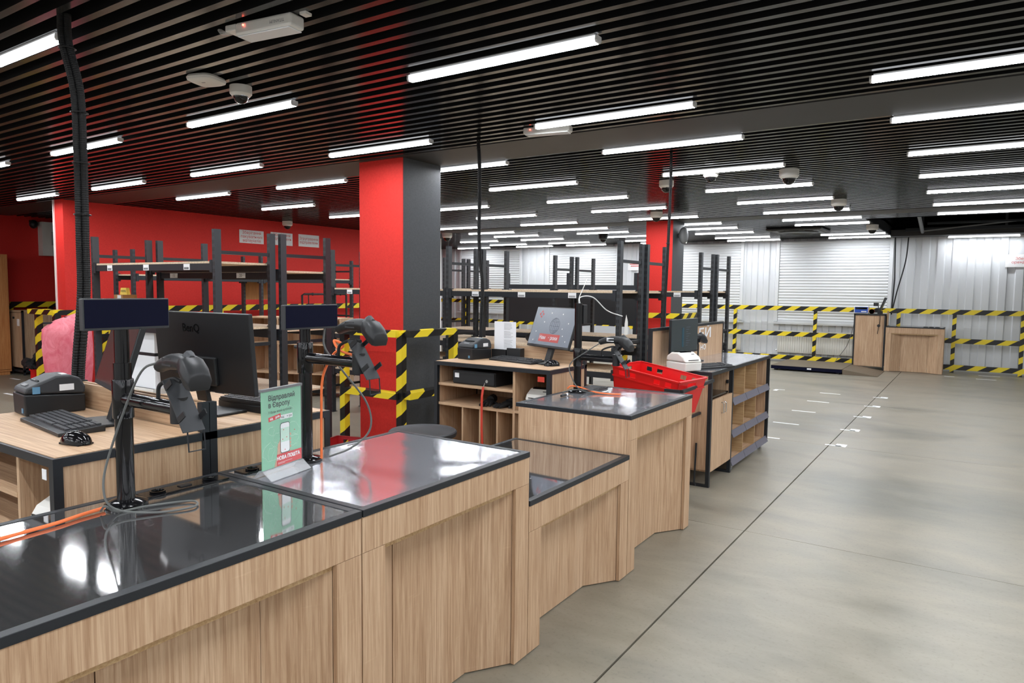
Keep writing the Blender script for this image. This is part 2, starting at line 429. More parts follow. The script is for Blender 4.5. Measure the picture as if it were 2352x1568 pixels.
def offscreen(o):                # lamps of the same grid that lie wholly outside the picture
    def pix(x):
        v = ROT.T @ (np.array([x, o.location.y, ZC - .03]) - [0, 0, CAMH])
        return None if v[2] > -.05 else (CX + FP * v[0] / -v[2], CY - FP * v[1] / -v[2])
    for k in range(13):
        p_ = pix(o.location.x + 1.21 * k / 12)
        if p_ and -30 < p_[0] < 2382 and -30 < p_[1] < 1598: return
    o.name = 'tube_light_offscreen'
proto = None
extra = [(-11.2, 14.33), (-11.2, 15.65), (-10.95, 16.58), (-13.05, 16.58), (-.565, 16.85)]
for cx in cols:
    for ry in rows:
        if cx < WX + .2 and ry > 4.5 : continue
        if cx > -1.6 and ry > 12.85: continue
        if cx == -2.775 and ry == 14.33: continue          # the air unit sits here
        o = tube_light() if proto is None else copy_tree(proto)
        if proto is None: proto = o
        o.location = (cx, ry, 0); offscreen(o)

for cx, ry in extra: copy_tree(proto).location = (cx, ry, -.03 if cx > -1 else 0)
# --- roller shutters, sills, radiators on the far wall
def shutter(x0, x1, label, side=.05):
    w = x1 - x0; t = thing('roller_shutter', label, 'shutter', ((x0 + x1) / 2, Y1 - .03, 0), 0, None)
    pts = []; z = .93; n = int((2.79 - z) / .066)
    for k in range(n):
        pts += [(0, z + k * .066), (-.012, z + k * .066 + .016), (-.014, z + k * .066 + .04), (-.003, z + k * .066 + .058)]
    pts.append((0, z + n * .066)); N = len(pts)
    v = [(xx, b, c_) for xx in (-w / 2 + .04, w / 2 - .04) for b, c_ in pts]
    MB().add(v, [(i, i + 1, N + i + 1, N + i) for i in range(N - 1)]).build('curtain', 'white_shutter', t)
    for s_ in (-1, 1): kidbox('guide_rail', 'white_shutter', t, s_ * w / 2 - .035, s_ * w / 2 + .035, -.03, .03, .92, 2.80)
    kidbox('sill', 'white_shutter', t, -w / 2 - .06, w / 2 + .06, -.09, .04, .86, .905)
    kidbox('bottom_bar', 'white_shutter', t, -w / 2 + .04, w / 2 - .04, -.02, .02, .905, .94)
shutter(-13.3, -11.1, 'wide white roller shutter at the far end beside the red partition')
shutter(-10.16, -8.02, 'wide white roller shutter behind the black display board')
shutter(-6.9, -4.74, 'white roller shutter beside the far red and grey pillar')
shutter(-3.92, -1.58, 'wide white roller shutter above the platform scale')
def radiator(x0, x1, label):
    t = thing('radiator', label, 'radiator', ((x0 + x1) / 2, Y1 - .05, 0)); w = x1 - x0
    kidbox('panel', 'white_radiator', t, -w / 2, w / 2, -.04, .04, .2, .7)
    m = MB(); n = int(w / .05)
    for k in range(n): m.box(-w / 2 + k * .05 + .008, -w / 2 + k * .05 + .038, -.05, -.04, .225, .675)
    m.build('ribs', 'white_radiator', t); kidbox('grille', 'white_radiator', t, -w / 2, w / 2, -.045, .045, .7, .71)
    MB().tube([(-w / 2 - .05, 0, .24), (-w / 2, 0, .24)], .012, 8).build('valve', 'chrome', t)
radiator(-3.85, -2.05, 'long ribbed white radiator behind the platform scale')
radiator(-5.9, -4.71, 'ribbed white radiator under the shutter near the far pillar')
radiator(-12.3, -11.2, 'ribbed white radiator seen between the rack posts')
radiator(-9.3, -8.3, 'ribbed white radiator below the black display board')

# --- hazard striped guard rails
def fence(label, posts, rails, w=.05, h=.1, top=1.28, axis=0, name='guard_rail'):
    """posts: list of (x, y); rails: list of z tops"""
    t = thing(name, label, 'guard rail', (0, 0, 0))
    for (x, y) in posts: kidbox('post', 'hazard', t, x - w / 2 - .01, x + w / 2 + .01, y - w / 2 - .01, y + w / 2 + .01, 0, top)
    for (x, y), (x2, y2) in zip(posts[:-1], posts[1:]):
        for z in rails:
            if abs(x2 - x) > abs(y2 - y): kidbox('rail', 'hazard', t, min(x, x2), max(x, x2), min(y, y2) - w / 2 - .014, max(y, y2) + w / 2 - .0, z - h, z)
            else: kidbox('rail', 'hazard', t, min(x, x2) - w / 2, max(x, x2) + w / 2 + .014, min(y, y2), max(y, y2), z - h, z)
    return t
fence('yellow and black striped guard rail running along the white far wall', [(-14.2, 16.78), (-12.9, 16.78), (-11.0, 16.78), (-8.9, 16.78), (-6.8, 16.78), (-4.78, 16.78), (-3.0, 16.78), (-1.36, 16.78), (-.36, 16.78), (.77, 16.78), (2.4, 16.78), (4.2, 16.78), (6.2, 16.78)], [1.285, .70, .16], top=1.2)
fence('yellow and black striped guard rail along the red wall behind the racks', [(-10.86, 5.3), (-10.86, 7.2), (-10.86, 9.1), (-10.86, 11.0), (-10.86, 12.9)], [1.27, .7, .16], top=1.2)
fence('yellow and black striped guard rail on the recessed red wall by the wooden cabinet', [(-14.45, 5.4), (-14.45, 6.05), (-14.45, 7.6)], [1.27, .7], top=1.2)
fence('yellow and black striped corner guard around the pillar by the cash desks', [(-4.98, 4.60), (-4.29, 4.64), (-4.22, 5.30)], [1.217, .655], w=.045, h=.06, top=1.2)
fence('yellow and black striped guard in front of the red partition end', [(-11.42, 4.62), (-10.62, 4.52), (-10.62, 5.15)], [1.235], w=.06, h=.07, top=1.2)
fence('yellow and black striped guard around the far red and grey pillar', [(-5.2, 11.45), (-4.2, 11.45), (-4.2, 12.3)], [1.217, .655], w=.055, h=.09, top=1.2)

# --- white position marks on the floor
for k, yy in enumerate([7.885, 8.87, 9.92, 10.94, 11.95]):
    a = MB().box(-1.26, -1.10, yy - .02, yy + .02, 0, .0015).box(-1.16, -1.06, yy - .03, yy + .11, 0, .0015).build('floor_mark', 'tape_white')
    tag(a, 'white L-shaped tape mark on the floor joint', 'floor mark', 'L-shaped tape marks in the queue line')
    b = MB().box(-2.02 if k else -1.9, -1.72, yy - .02, yy + .02, 0, .0015).build('floor_mark', 'tape_white')
    tag(b, 'short straight white tape mark on the concrete floor', 'floor mark', 'straight tape marks in the queue line')
for (xa, ya, xb) in ((.06, 15.82, .38), (-.46, 15.93, -.29), (.1, 16.5, .45)):
    b = MB().box(xa, xb, ya - .02, ya + .02, 0, .0015).build('floor_mark', 'tape_white')
    tag(b, 'short straight white tape mark by the striped rail', 'floor mark', 'tape marks near the far guard rail')
b = MB().box(-2.7, -2.55, 11.9, 11.94, 0, .0015).box(-2.7, -2.64, 11.75, 11.94, 0, .0015).build('floor_mark', 'tape_white')
tag(b, 'white corner tape mark beside the packing station', 'floor mark')
for p in ((22, 905), (35, 870)):
    q = atZ(*p, 0); b = MB().box(q.x - .15, q.x + .15, q.y - .025, q.y + .025, 0, .0015).build('floor_mark', 'tape_white')
    tag(b, 'white tape mark on the floor by the wooden cabinet', 'floor mark', 'tape marks by the wooden cabinet')

# ================================================================== SERVICE COUNTERS
CXF = -1.56
def counter(y0, y1, zt, label, top, loc=None, rz=0, dep=.76):
    L = y1 - y0; t = thing('service_counter', label, 'counter', loc if loc else (CXF, y0, 0), rz)
    L -= .006; hb = zt - .024 - .115
    for a in (0, L - .018): kidbox('side_panel', 'oak', t, -dep + .02, -.019, a, a + .018, .008, zt - .024)
    kidbox('header_panel', 'oak', t, -.018, 0, 0, L, hb, zt - .024)
    for a in (0, L - .10): kidbox('stile', 'oak', t, -.018, 0, a, a + .10, .006, hb - .0015)
    kidbox('reveal_strip', 'oak_edge', t, -.034, -.019, .10, L - .10, hb - .022, hb - .003)
    kidbox('recess_panel', 'oak', t, -.148, -.132, .275, L - .275, .006, zt - .03)
    for s_, a, b in ((1, .10, .272), (-1, L - .10, L - .272)):
        MB().add([(-.02, a, .006), (-.134, b, .006), (-.148, b - s_ * .005, .006), (-.036, a - s_ * .006, .006),
                  (-.02, a, zt - .03), (-.134, b, zt - .03), (-.148, b - s_ * .005, zt - .03), (-.036, a - s_ * .006, zt - .03)],
                 [(0, 1, 2, 3), (4, 5, 6, 7), (0, 1, 5, 4), (1, 2, 6, 5), (2, 3, 7, 6), (3, 0, 4, 7)]).build('angled_panel', 'oak', t)
    kidbox('back_panel', 'oak', t, -dep + .02, -dep + .036, .02, L - .02, .08, zt - .03)
    f = .026
    for nm, b in (('edge_trim', (-f, .004, 0, L)), ('edge_trim', (-dep, -dep + f, 0, L)), ('edge_trim', (-dep + f, -f, 0, f)), ('edge_trim', (-dep + f, -f, L - f, L))):
        kidbox(nm, 'frame_metal', t, *b, zt - .024, zt, bevel=.0015)
    kidbox('top_sheet', top, t, -dep + f, -f, f, L - f, zt - .02, zt - .002)
    for a in (.05, L - .07): kidbox('foot', 'black_rubber', t, -dep + .1, -.2, a, a + .02, 0, .008)
    return t
ZT = .908
counter(.50, 1.51, ZT, 'tall oak counter with a dark steel top and orange cable', 'steel_top')
counter(1.51, 2.49, ZT, 'tall oak counter with the green poster stand on it', 'film_top')
counter(2.49, 3.53, .69, 'low oak counter between two taller ones', 'steel_top')
counter(3.53, 4.54, ZT, 'tall oak counter with film-covered top beside the red crate', 'film_top')
# the counter standing by the far wall, turned to face the camera side
fcnt = counter(0, 1.03, .93, 'oak counter with recessed front by the far striped rail', 'steel_top', loc=(-1.53, 16.15, 0), rz=-PI / 2 + .0, dep=.5)

# ================================================================== CASH DESKS
DZ = 1.035
def desk(label, x1, y0, rz=0, w=1.05, d=.55):
    """operator side faces local -Y; origin at the near right floor corner"""
    t = thing('cash_desk', label, 'desk', (x1, y0, 0), rz); q = .03
    for xx in (-w, -q):
        for yy in (0, d - q): kidbox('leg', 'frame_metal', t, xx, xx + q, yy, yy + q, 0, DZ - q if yy == 0 else DZ + .115)
    for yy in (0, d - q): kidbox('top_rail', 'frame_metal', t, -w, 0, yy, yy + q, DZ - q, DZ - .0005)
    for xx in (-w, -q): kidbox('top_rail', 'frame_metal', t, xx, xx + q, q, d - q, DZ - q, DZ - .0005)
    kidbox('desk_top', 'oak_x', t, -w + .012, -.012, .012, d - q - .002, DZ - .018, DZ + .002)
    for xx in (-w + .006, -.024): kidbox('side_panel', 'oak', t, xx, xx + .018, q, d - q, .12, DZ - q)
    kidbox('riser_panel', 'oak_x', t, -w + q, -q, d - .024, d - .008, DZ, DZ + .11)
    kidbox('back_panel', 'oak', t, -w + q, -q, d - .024, d - .008, .12, DZ - q)
    xd = -.325
    kidbox('divider', 'oak', t, xd, xd + .018, .02, d - .03, .12, DZ - q)
    for z in (.868, .715): kidbox('shelf', 'oak_x', t, -w + .03, xd, .018, d - .03, z - .02, z)
    kidbox('shelf', 'oak_x', t, xd + .018, -.026, .02, d - .03, .70, .72)
    for xx in (-.80, -.635, -.475): kidbox('divider', 'oak', t, xx, xx + .014, .03, d - .03, .14, .695)
    kidbox('shelf', 'oak_x', t, -w + .03, -.026, .018, d - .03, .12, .14)
    return t
d1 = desk('oak cash desk with keyboard, mouse and black receipt printer behind the steel counter', -2.45, 1.015, d=.552)
d2 = desk('oak cash desk carrying the monitor seen from behind', -3.50, 2.172, PI, d=.602)
d3 = desk('oak cash desk with open shelves, cash drawer and lit monitor', -2.45, 4.16)
kidbox('price_tag', 'lanyard_red', d3, -.10, -.045, -.003, .0, DZ - .085, DZ - .048)
kidbox('sticker', 'label_white', d1, -.075, -.045, -.002, 0, DZ - .075, DZ - .04)

# ---- things on and in the desks
def keyboard(label, loc, rz, w=.44, d=.14):
    t = thing('keyboard', label, 'keyboard', loc, rz)
    MB().prism([(-d / 2, 0), (d / 2, 0), (d / 2, .026), (-d / 2, .014)], 0, -w / 2, w / 2).build('case', 'black_plastic', t, bevel=.003)
    m = MB()
    for r in range(6):
        yy = d / 2 - .018 - r * .0208; z = .014 + .012 * (yy + d / 2) / d
        x = -w / 2 + .012
        while x < w / 2 - .022:
            wd = .0155
            if r == 5 and -w / 2 + .07 < x < -w / 2 + .09: wd = .10
            if not (-w / 2 + .285 < x < -w / 2 + .297 or -w / 2 + .352 < x < -w / 2 + .362): m.box(x, x + wd, yy - .008, yy + .008, z - .002, z + .007)
            x += wd + .0035
    k = m.build('keys', 'key_grey', t); k['kind'] = 'stuff'
    return t
def mouse(label, loc, rz):
    t = thing('mouse', label, 'mouse', loc, rz); t.scale = (1.1, 1.1, 1.1)
    MB().sphere((0, 0, .004), .034, .062, .038, 16, 8, 0, 1).build('shell', 'black_gloss', t, smooth=True)
    MB().lathe([(.009, -.003), (.009, .003)], (0, .03, .028), 10, axis=0).build('wheel', 'black_rubber', t)
    kidbox('base', 'black_rubber', t, -.026, .026, -.046, .046, 0, .005)
    return t
def receipt_printer(label, loc, rz):
    t = thing('receipt_printer', label, 'printer', loc, rz); w = .145; t.scale = (1.12, 1.12, 1.1)
    MB().prism([(-.105, 0), (.10, 0), (.10, .07), (-.108, .085)], 0, -w / 2, w / 2).build('body', 'black_plastic', t, bevel=.006)
    MB().prism([(-.108, .087), (.10, .072), (.102, .10), (.085, .135), (.05, .15), (0, .15), (-.10, .108)], 0, -w / 2, w / 2).build('cover', 'dark_plastic', t, bevel=.008)
    MB().obox(Matrix.Translation((0, -.052, .131)) @ Matrix.Rotation(.4, 4, 'X'), .09, .006, .004).build('paper_slot', 'black_gloss', t)
    MB().obox(Matrix.Translation((0, -.085, .1165)) @ Matrix.Rotation(.4, 4, 'X'), .05, .014, .003).build('brand_plate', 'mid_grey', t)
    MB().box(w / 2 - .001, w / 2 + .002, -.08, -.055, .085, .112).build('button', 'tag_blue', t)
    MB().box(w / 2 - .0, w / 2 + .0015, .01, .06, .09, .115).build('sticker', 'label_white', t)
    kidbox('sticker', 'label_white', t, -.01, .035, .03, .048, .1495, .1515)
    kidbox('blue_seal', 'tag_blue', t, w / 2 - .035, w / 2 - .02, -.108, -.1045, .012, .03)
    return t
def monitor(label, loc, rz, tilt, w=.54, h=.31, lift=.13, screen='screen_dim', base=True, neck_dx=0):
    """screen faces local -Y; origin on the desk under the panel"""
    t = thing('monitor', label, 'monitor', loc, rz)
    P = Matrix.Translation((0, 0, lift)) @ Matrix.Rotation(-tilt, 4, 'X')
    def pan(b, name, m, par=t, bevel=0):
        q = MB().box(*b); q.v = [tuple(P @ Vector(v)) for v in q.v]; return q.build(name, m, par, bevel=bevel)
    case = pan((-w / 2, w / 2, 0, .022, 0, h), 'casing', 'black_plastic', bevel=.003)
    sc_ = pan((-w / 2 + .007, w / 2 - .007, -.0015, .0005, .018, h - .007), 'screen', screen)
    pan((-w * .16, w * .16, .022, .04, .03, h * .45), 'back_cover', 'black_plastic', bevel=.006)
    nb = P @ Vector((0, .05, h * .38))
    MB().obox(Matrix.Translation((0, nb.y / 2 + .008, nb.z / 2 + .006)) @ Matrix.Rotation(-math.atan2(max(nb.y - .01, .01), nb.z), 4, 'X'), .07, .022, nb.z + .02).build('neck', 'black_plastic', t, bevel=.004)
    if base: kidbox('base', 'black_plastic', t, -.11, .11, -.11, .045, 0, .012, bevel=.004)
    return t, P, sc_
def put(o, P):                      # place a text or plate child on a tilted panel
    o.matrix_local = P @ o.matrix_local

# desk 1
keyboard('black keyboard beside the mouse on the oak cash desk', (-3.0, 1.28, DZ + .002), -.115, .46, .16)
mouse('glossy black mouse in front of the keyboard near the tall display pole', (-2.625, 1.165, DZ + .002), 1.75)
receipt_printer('black receipt printer beside the pink bag and corrugated hose', (-3.385, 1.405, DZ + .002), -.12)
monitor('monitor with a pale screen behind the keyboard and tall pole', (-2.93, 1.42, DZ + .002), -.27, .30, .48, .32, .14, 'screen_pale')
# desk 2
mb_, PB, _ = monitor('black monitor turned away showing its back with raised logo', (-2.79, 1.79, DZ + .002), PI + .06, .08, .64, .345, .105, 'screen_dim')
lg = text('BenQ', .05, 'black_gloss', mb_, (0, 0, 0), (0, 0, 0), 'logo', bold=.0006)
lg.matrix_local = PB @ Matrix.Translation((.06, .0228, .275)) @ Matrix.Rotation(PI, 4, 'Z') @ Matrix.Rotation(PI / 2, 4, 'X')
st = MB().box(-.03, .03, -.001, .001, -.012, .012).build('sticker', 'label_white', mb_); st.matrix_local = PB @ Matrix.Translation((.29, .0232, .325)) @ Matrix.Rotation(.5, 4, 'Y')
keyboard('black keyboard half hidden behind the acrylic poster stand', (-2.68, 1.98, DZ + .035), .06, .44, .13)
# a small stand under the second keyboard
kb = kidbox('keyboard_tray', 'black_plastic', None, -2.92, -2.46, 1.915, 2.045, DZ + .002, DZ + .035, bevel=.004); tag(kb, 'low black tray under the keyboard behind the poster stand', 'tray')
# desk 3
keyboard('black keyboard in front of the monitor with the red banner', (-2.96, 4.50, DZ + .002), -.2, .46, .15)
mouse('black mouse right of the keyboard near the lit monitor', (-2.59, 4.42, DZ + .002), -.4)
receipt_printer('black receipt printer standing left of the printed sheet', (-3.36, 4.50, DZ + .002), -.12)
m3, P3, s3 = monitor('monitor showing a globe and red banner on the oak desk', (-2.725, 4.56, DZ + .002), -.44, .33, .56, .325, .12, 'screen_lit')
def scr(o, x, z, y=-.004): o.matrix_local = P3 @ Matrix.Translation((x, y, z)) @ Matrix.Rotation(PI / 2, 4, 'X')
bn = MB().box(-.135, .135, -.031, .031, -.0004, .0004).build('banner', 'screen_red', m3, bevel=.0); scr(bn, 0, .075, -.003)
tx = text('Нам 24 роки!', .041, 'screen_white', m3, (0, 0, 0), (0, 0, 0), 'lettering', bold=.0007); scr(tx, 0, .075, -.0042)
gl = MB()
for a in range(3):
    r = .062 * (1, .62, .2)[a]; gl.tube([(r * math.cos(k * PI / 12), .062 * math.sin(k * PI / 12), 0) for k in range(25)], .0011, 4)
for q in (-.035, 0, .035):
    w_ = math.sqrt(.062 ** 2 - q * q); gl.tube([(-w_, q, 0), (0, q - .006, 0), (w_, q, 0)], .0011, 4)
gl = gl.build('globe_picture', 'screen_line', m3); scr(gl, .03, .175, -.0035)
ar = MB()
for k in range(4):
    c_, s_ = math.cos(k * PI / 2), math.sin(k * PI / 2)
    tri = [(-.008, .012), (.008, .012), (0, .022), (-.003, .006), (.003, .006)]
    ar.prism([(c_ * a - s_ * b, s_ * a + c_ * b) for a, b in ((-.009, .010), (.009, .010), (0, .022))], 2, -.0004, .0004)
ar.v = [(a * 1.5, b * 1.5, c__) for a, b, c__ in ar.v]; ar = ar.build('arrow_logo', 'screen_red', m3); scr(ar, -.185, .262, -.0035)
sp = MB()
for (a, b) in ((-.2, .12), (-.12, .2), (-.05, .275), (.1, .27), (.2, .2), (.17, .1), (.22, .06), (.14, .155), (-.21, .05)):
    sp.prism([(a - .006, b), (a, b - .006), (a + .006, b), (a, b + .006)], 2, -.0003, .0003)
sp = sp.build('sparkles', 'screen_white', m3); scr(sp, 0, 0, -.003)
# printed sheet on a stand behind the printer
pt = thing('paper_sheet', 'printed white sheet propped behind the receipt printer', 'paper', (-3.16, 4.65, DZ + .002))
kidbox('clip_base', 'black_plastic', pt, -.12, .02, -.03, .03, 0, .075); kidbox('clip_base', 'black_plastic', pt, .03, .16, -.03, .03, 0, .09)
kidbox('sheet', 'paper', pt, -.105, .105, -.012, -.010, .06, .30)
m = MB(); random.seed(3)
for k in range(22):
    if k in (6, 13): continue
    m.box(-.01, .05 + random.random() * .03, -.0128, -.0122, .285 - k * .0095, .2865 - k * .0095)
m.build('printed_lines', 'ink', pt)
# cash drawer, lanyard, gloves, label printer inside desk 3
cd_ = thing('till_box', 'black steel cash drawer on the top shelf of the desk', 'cash drawer', (-3.15, 4.20, .868))
kidbox('housing', 'black_plastic', cd_, -.20, .20, .012, .38, 0, .105, bevel=.004); kidbox('drawer_front', 'black_plastic', cd_, -.195, .195, 0, .012, .008, .098, bevel=.003)
MB().lathe([(.012, -.006), (.012, .004)], (.13, 0, .04), 12, axis=1).build('lock', 'chrome', cd_); kidbox('sticker', 'label_white', cd_, -.175, -.135, -.002, 0, .05, .085)
ly = thing('lanyard', 'red lanyard hanging from the cash drawer key', 'lanyard', (-3.02, 4.172, .9))
MB().tube([(0, 0, 0), (-.008, -.008, -.03)], .003, 6).build('key_ring', 'chrome', ly)
m = MB(); pp = [(-.01, -.008, -.03), (-.012, -.02, -.10), (-.014, -.02, -.20), (-.012, -.022, -.34), (-.004, -.022, -.46)]
for a, b in zip(pp[:-1], pp[1:]): m.add([(a[0] - .010, a[1], a[2]), (a[0] + .010, a[1], a[2]), (b[0] + .010, b[1], b[2]), (b[0] - .010, b[1], b[2]), (a[0] - .010, a[1] + .002, a[2]), (a[0] + .010, a[1] + .002, a[2]), (b[0] + .010, b[1] + .002, b[2]), (b[0] - .010, b[1] + .002, b[2])], [(0, 1, 2, 3), (4, 5, 6, 7), (0, 3, 7, 4), (1, 2, 6, 5)])
m.build('strap', 'lanyard_red', ly)
def glove(label, loc, rz, s=1, m='black_rubber'):
    t = thing('work_glove', label, 'glove', loc, rz)
    q = MB().sphere((0, 0, .022 * s), .045 * s, .055 * s, .022 * s, 12, 6)
    for k, (a, l) in enumerate(((-.033, .06), (-.011, .072), (.011, .07), (.033, .056))): q.tube([(a * s, -.04 * s, .018 * s), (a * 1.1 * s, (-.05 - l * .5) * s, .016 * s), (a * 1.15 * s, (-.05 - l) * s, .010 * s)], .01 * s, 8, [.011 * s, .011 * s, .008 * s])
    q.tube([(.04 * s, .01 * s, .016 * s), (.066 * s, -.015 * s, .013 * s), (.07 * s, -.04 * s, .011 * s)], .01 * s, 8)
    q.build('hand', m, t, smooth=True); MB().lathe([(.03 * s, .03 * s), (.035 * s, .10 * s)], (0, 0, .033 * s), 10, axis=1).build('cuff', m, t)
    return t
glove('pair-less black work glove lying on the desk shelf', (-3.07, 4.30, .716), .3)
glove('black work glove overlapping another on the desk shelf', (-2.90, 4.30, .716), -.3)
tr = thing('document_tray', 'flat black document tray on the desk shelf', 'tray', (-2.90, 4.52, .716)); kidbox('tray', 'black_plastic', tr, -.1, .1, -.1, .12, 0, .03, bevel=.003); kidbox('card', 'label_white', tr, -.03, .0, -.1, -.08, .03, .032)
def label_printer(label, loc, rz):
    t = thing('label_printer', label, 'printer', loc, rz); w = .18
    MB().prism([(-.11, 0), (.11, 0), (.115, .07), (-.118, .07)], 0, -w / 2, w / 2).build('lower_body', 'white_plastic', t, bevel=.01)
    MB().prism([(-.118, .073), (.115, .073), (.11, .115), (.06, .145), (-.02, .150), (-.09, .115)], 0, -w / 2, w / 2).build('lid', 'white_plastic', t, bevel=.012)
    MB().prism([(-.03, .145), (.055, .142), (.04, .156), (-.01, .158)], 0, -w / 2 + .02, w / 2 - .03).build('window', 'glass_dark', t, bevel=.004)
    MB().lathe([(.012, -.004), (.012, .004)], (w / 2, -.07, .085), 12, axis=0).build('release_button', 'chrome', t)
    kidbox('label_slot', 'black_gloss', t, -.06, .05, -.119, -.116, .088, .094); kidbox('indicator', 'black_plastic', t, .03, .055, -.06, -.045, .132, .136)
    return t
label_printer('white label printer inside the desk compartment near the low counter', (-2.63, 4.36, .722), .1)
label_printer('white label printer on the bottom shelf of the near cash desk', (-2.60, 1.15, .722), .1)

# ================================================================== DISPLAY POLES, SCANNERS
def pole_stand(label, x, y, zb, ztop, zarm, arm, disp=True, r=.026):
    t = thing('display_pole', label, 'display pole', (x, y, zb))
    H = ztop - zb
    MB().lathe([(.062, 0), (.062, .008), (.05, .014), (.03, .02)], n=28).build('base_disc', 'black_gloss', t, smooth=True)
    hz = zarm - zb
    MB().lathe([(r, .01), (r, H - .20 if disp else H - .02)], n=24).build('pole', 'black_gloss', t, smooth=True)
    if disp: MB().lathe([(r * .82, H - .21), (r * .82, H - .05)], n=24).build('inner_pole', 'black_gloss', t, smooth=True)
    MB().lathe([(r + .004, hz - .06), (r + .005, hz - .058), (r + .005, hz + .06), (r + .004, hz + .062)], n=24).build('collar', 'black_gloss', t, smooth=True)
    MB().lathe([(.008, -.02), (.008, 0)], (-r - .012, 0, hz + .04), 10, axis=0).build('knob', 'black_plastic', t)
    MB().lathe([(.021, r - .01), (.021, arm)], (0, 0, hz), 20, axis=0).build('arm', 'black_gloss', t, smooth=True)
    MB().lathe([(.025, hz - .04), (.025, hz + .035)], (arm + .01, 0, 0), 18).build('elbow', 'black_plastic', t, smooth=True)
    cr = Matrix.Translation((arm + .04, -.005, hz + .015)) @ Matrix.Rotation(.95, 4, 'Y')
    pl = MB().obox(cr, .17, .066, .004); pl.build('cradle_plate', 'dark_plastic', t)
    for a, b in ((-.06, -.032), (-.06, .032), (.045, -.032), (.045, .032)): MB().obox(cr @ Matrix.Translation((a, b, .018)), .016, .004, .04).build('cradle_tab', 'black_plastic', t)
    lp = cr @ Matrix.Translation((.085, 0, 0)); e = lp.translation
    MB().tube([(e.x, -.025, e.z), (e.x + .005, -.025, e.z - .055), (e.x + .005, .025, e.z - .055), (e.x, .025, e.z)], .0025, 6).build('wire_loop', 'frame_metal', t)
    MB().tube(curve([(arm - .10, .0, hz + .02), (arm - .09, 0, hz + .06), (arm - .02, 0, hz + .085), (arm + .02, 0, hz + .08)]), .006, 8).build('gooseneck', 'black_rubber', t)
    if disp:
        dz = H - .095
        dsp = kidbox('display', 'dark_plastic', t, .02, .045, -.13, .13, dz, H, bevel=.003); kidbox('screen', 'screen_off', dsp, .045, .047, -.126, .126, dz + .008, H - .004)
        kidbox('bracket', 'black_plastic', t, -.015, .022, -.02, .02, dz + .0, dz + .06)
    else:
        kidbox('power_brick', 'black_plastic', t, .0, .03, .02, .07, H - .16, H - .03, bevel=.003)
    return t, Vector((x + arm + .02, y, zb + hz + .085))
def scanner(label, loc, rz):
    """gun lying with its head toward local +X, face down"""
    t = thing('barcode_scanner', label, 'barcode scanner', loc, rz); t.scale = (1.2, 1.2, 1.15)
    MB().tube(curve([(-.105, 0, -.006), (-.07, 0, .006), (-.03, 0, .013), (.01, 0, .014), (.045, 0, .010)]), .022, 14, [.017 + .006 * min(1, q_ / 12) for q_ in range(25)], .9).build('handle', 'black_plastic', t, smooth=True)
    sec = lambda x_, w_, lo, hi: [(x_, -w_, (lo + hi) / 2), (x_, -w_ * .8, hi - .006), (x_, -w_ * .35, hi), (x_, w_ * .35, hi), (x_, w_ * .8, hi - .006), (x_, w_, (lo + hi) / 2), (x_, w_ * .75, lo), (x_, -w_ * .75, lo)]
    MB().rings([sec(.022, .020, -.012, .030), sec(.04, .027, -.020, .036), sec(.062, .032, -.036, .030), sec(.082, .033, -.046, .012), sec(.096, .029, -.048, -.008)]).build('head', 'black_plastic', t, smooth=True, bevel=.003)
    MB().rings([sec(.030, .012, .02, .040), sec(.044, .015, .02, .046), sec(.060, .012, .015, .034)]).build('top_lens', 'dark_plastic', t, smooth=True)
    kidbox('name_plate', 'label_white' if 'white' in label else 'dark_plastic', t, -.05, -.005, -.0215, -.018, .004, .024)
    kidbox('trigger', 'black_rubber', t, -.01, .015, -.006, .006, -.012, .006)
    return t
ps1, h1 = pole_stand('black pole with customer display and scanner arm on the steel counter', -2.203, 1.118, ZT, 1.558, 1.245, .30)
ps2, h2 = pole_stand('black pole with customer display beside the green poster stand', -2.203, 1.828, ZT, 1.53, 1.32, .29)
ps3, h3 = pole_stand('black pole without display on the counter by the red crate', -2.235, 4.16, ZT, 1.53, 1.145, .275, False)
scanner('black barcode scanner with long cord on the pole over the steel counter', h1 + Vector((.0, 0, .035)), -.1)
scanner('black barcode scanner in the cradle next to the poster stand', h2 + Vector((.0, 0, .04)), -.1)
scanner('black barcode scanner with white plate on the pole near the red crate', h3 + Vector((-.01, 0, .03)), -.1)
def cable(label, pts, r, m, n=8, name='cable'):
    o = MB().tube(curve(pts, n), r, 8).build(name, m, None, smooth=True); return tag(o, label, 'cable')
cable('grey scanner cord looping over the steel counter', [h1 + Vector((-.11, 0, .045)), h1 + Vector((-.17, -.03, .0)), (-2.17, 1.06, 1.1), (-2.16, 1.03, .99), (-2.12, 1.04, .93), (-2.04, 1.12, .912), (-2.0, 1.22, .912), (-2.06, 1.25, .912), (-2.12, 1.14, .912), (-2.14, 1.06, .912), (-2.13, 1.02, .94), (-2.18, 1.03, .915)], .0035, 'grey_cable')
cable('orange cable lying across the steel counter', [(-2.20, 1.05, .915), (-2.19, .98, .914), (-2.17, .90, .9135), (-2.16, .80, .9135), (-2.14, .66, .9135), (-2.13, .55, .9135)], .0055, 'orange_cable')
cable('black cord hanging down from the display beside the poster stand', [(-2.17, 1.90, 1.44), (-2.16, 1.89, 1.36), (-2.12, 1.94, 1.27), (-2.06, 2.02, 1.13), (-2.05, 2.03, 1.02), (-2.09, 1.97, .95), (-2.15, 1.90, .915)], .004, 'grey_cable')
cable('orange cable looped on the arm of the pole by the poster stand', [(-2.15, 1.86, .915), (-2.16, 1.87, 1.1), (-2.15, 1.87, 1.24), (-2.08, 1.86, 1.335), (-2.02, 1.86, 1.375), (-2.05, 1.84, 1.395), (-2.02, 1.84, 1.36), (-1.96, 1.85, 1.345), (-1.935, 1.85, 1.352)], .005, 'orange_cable')
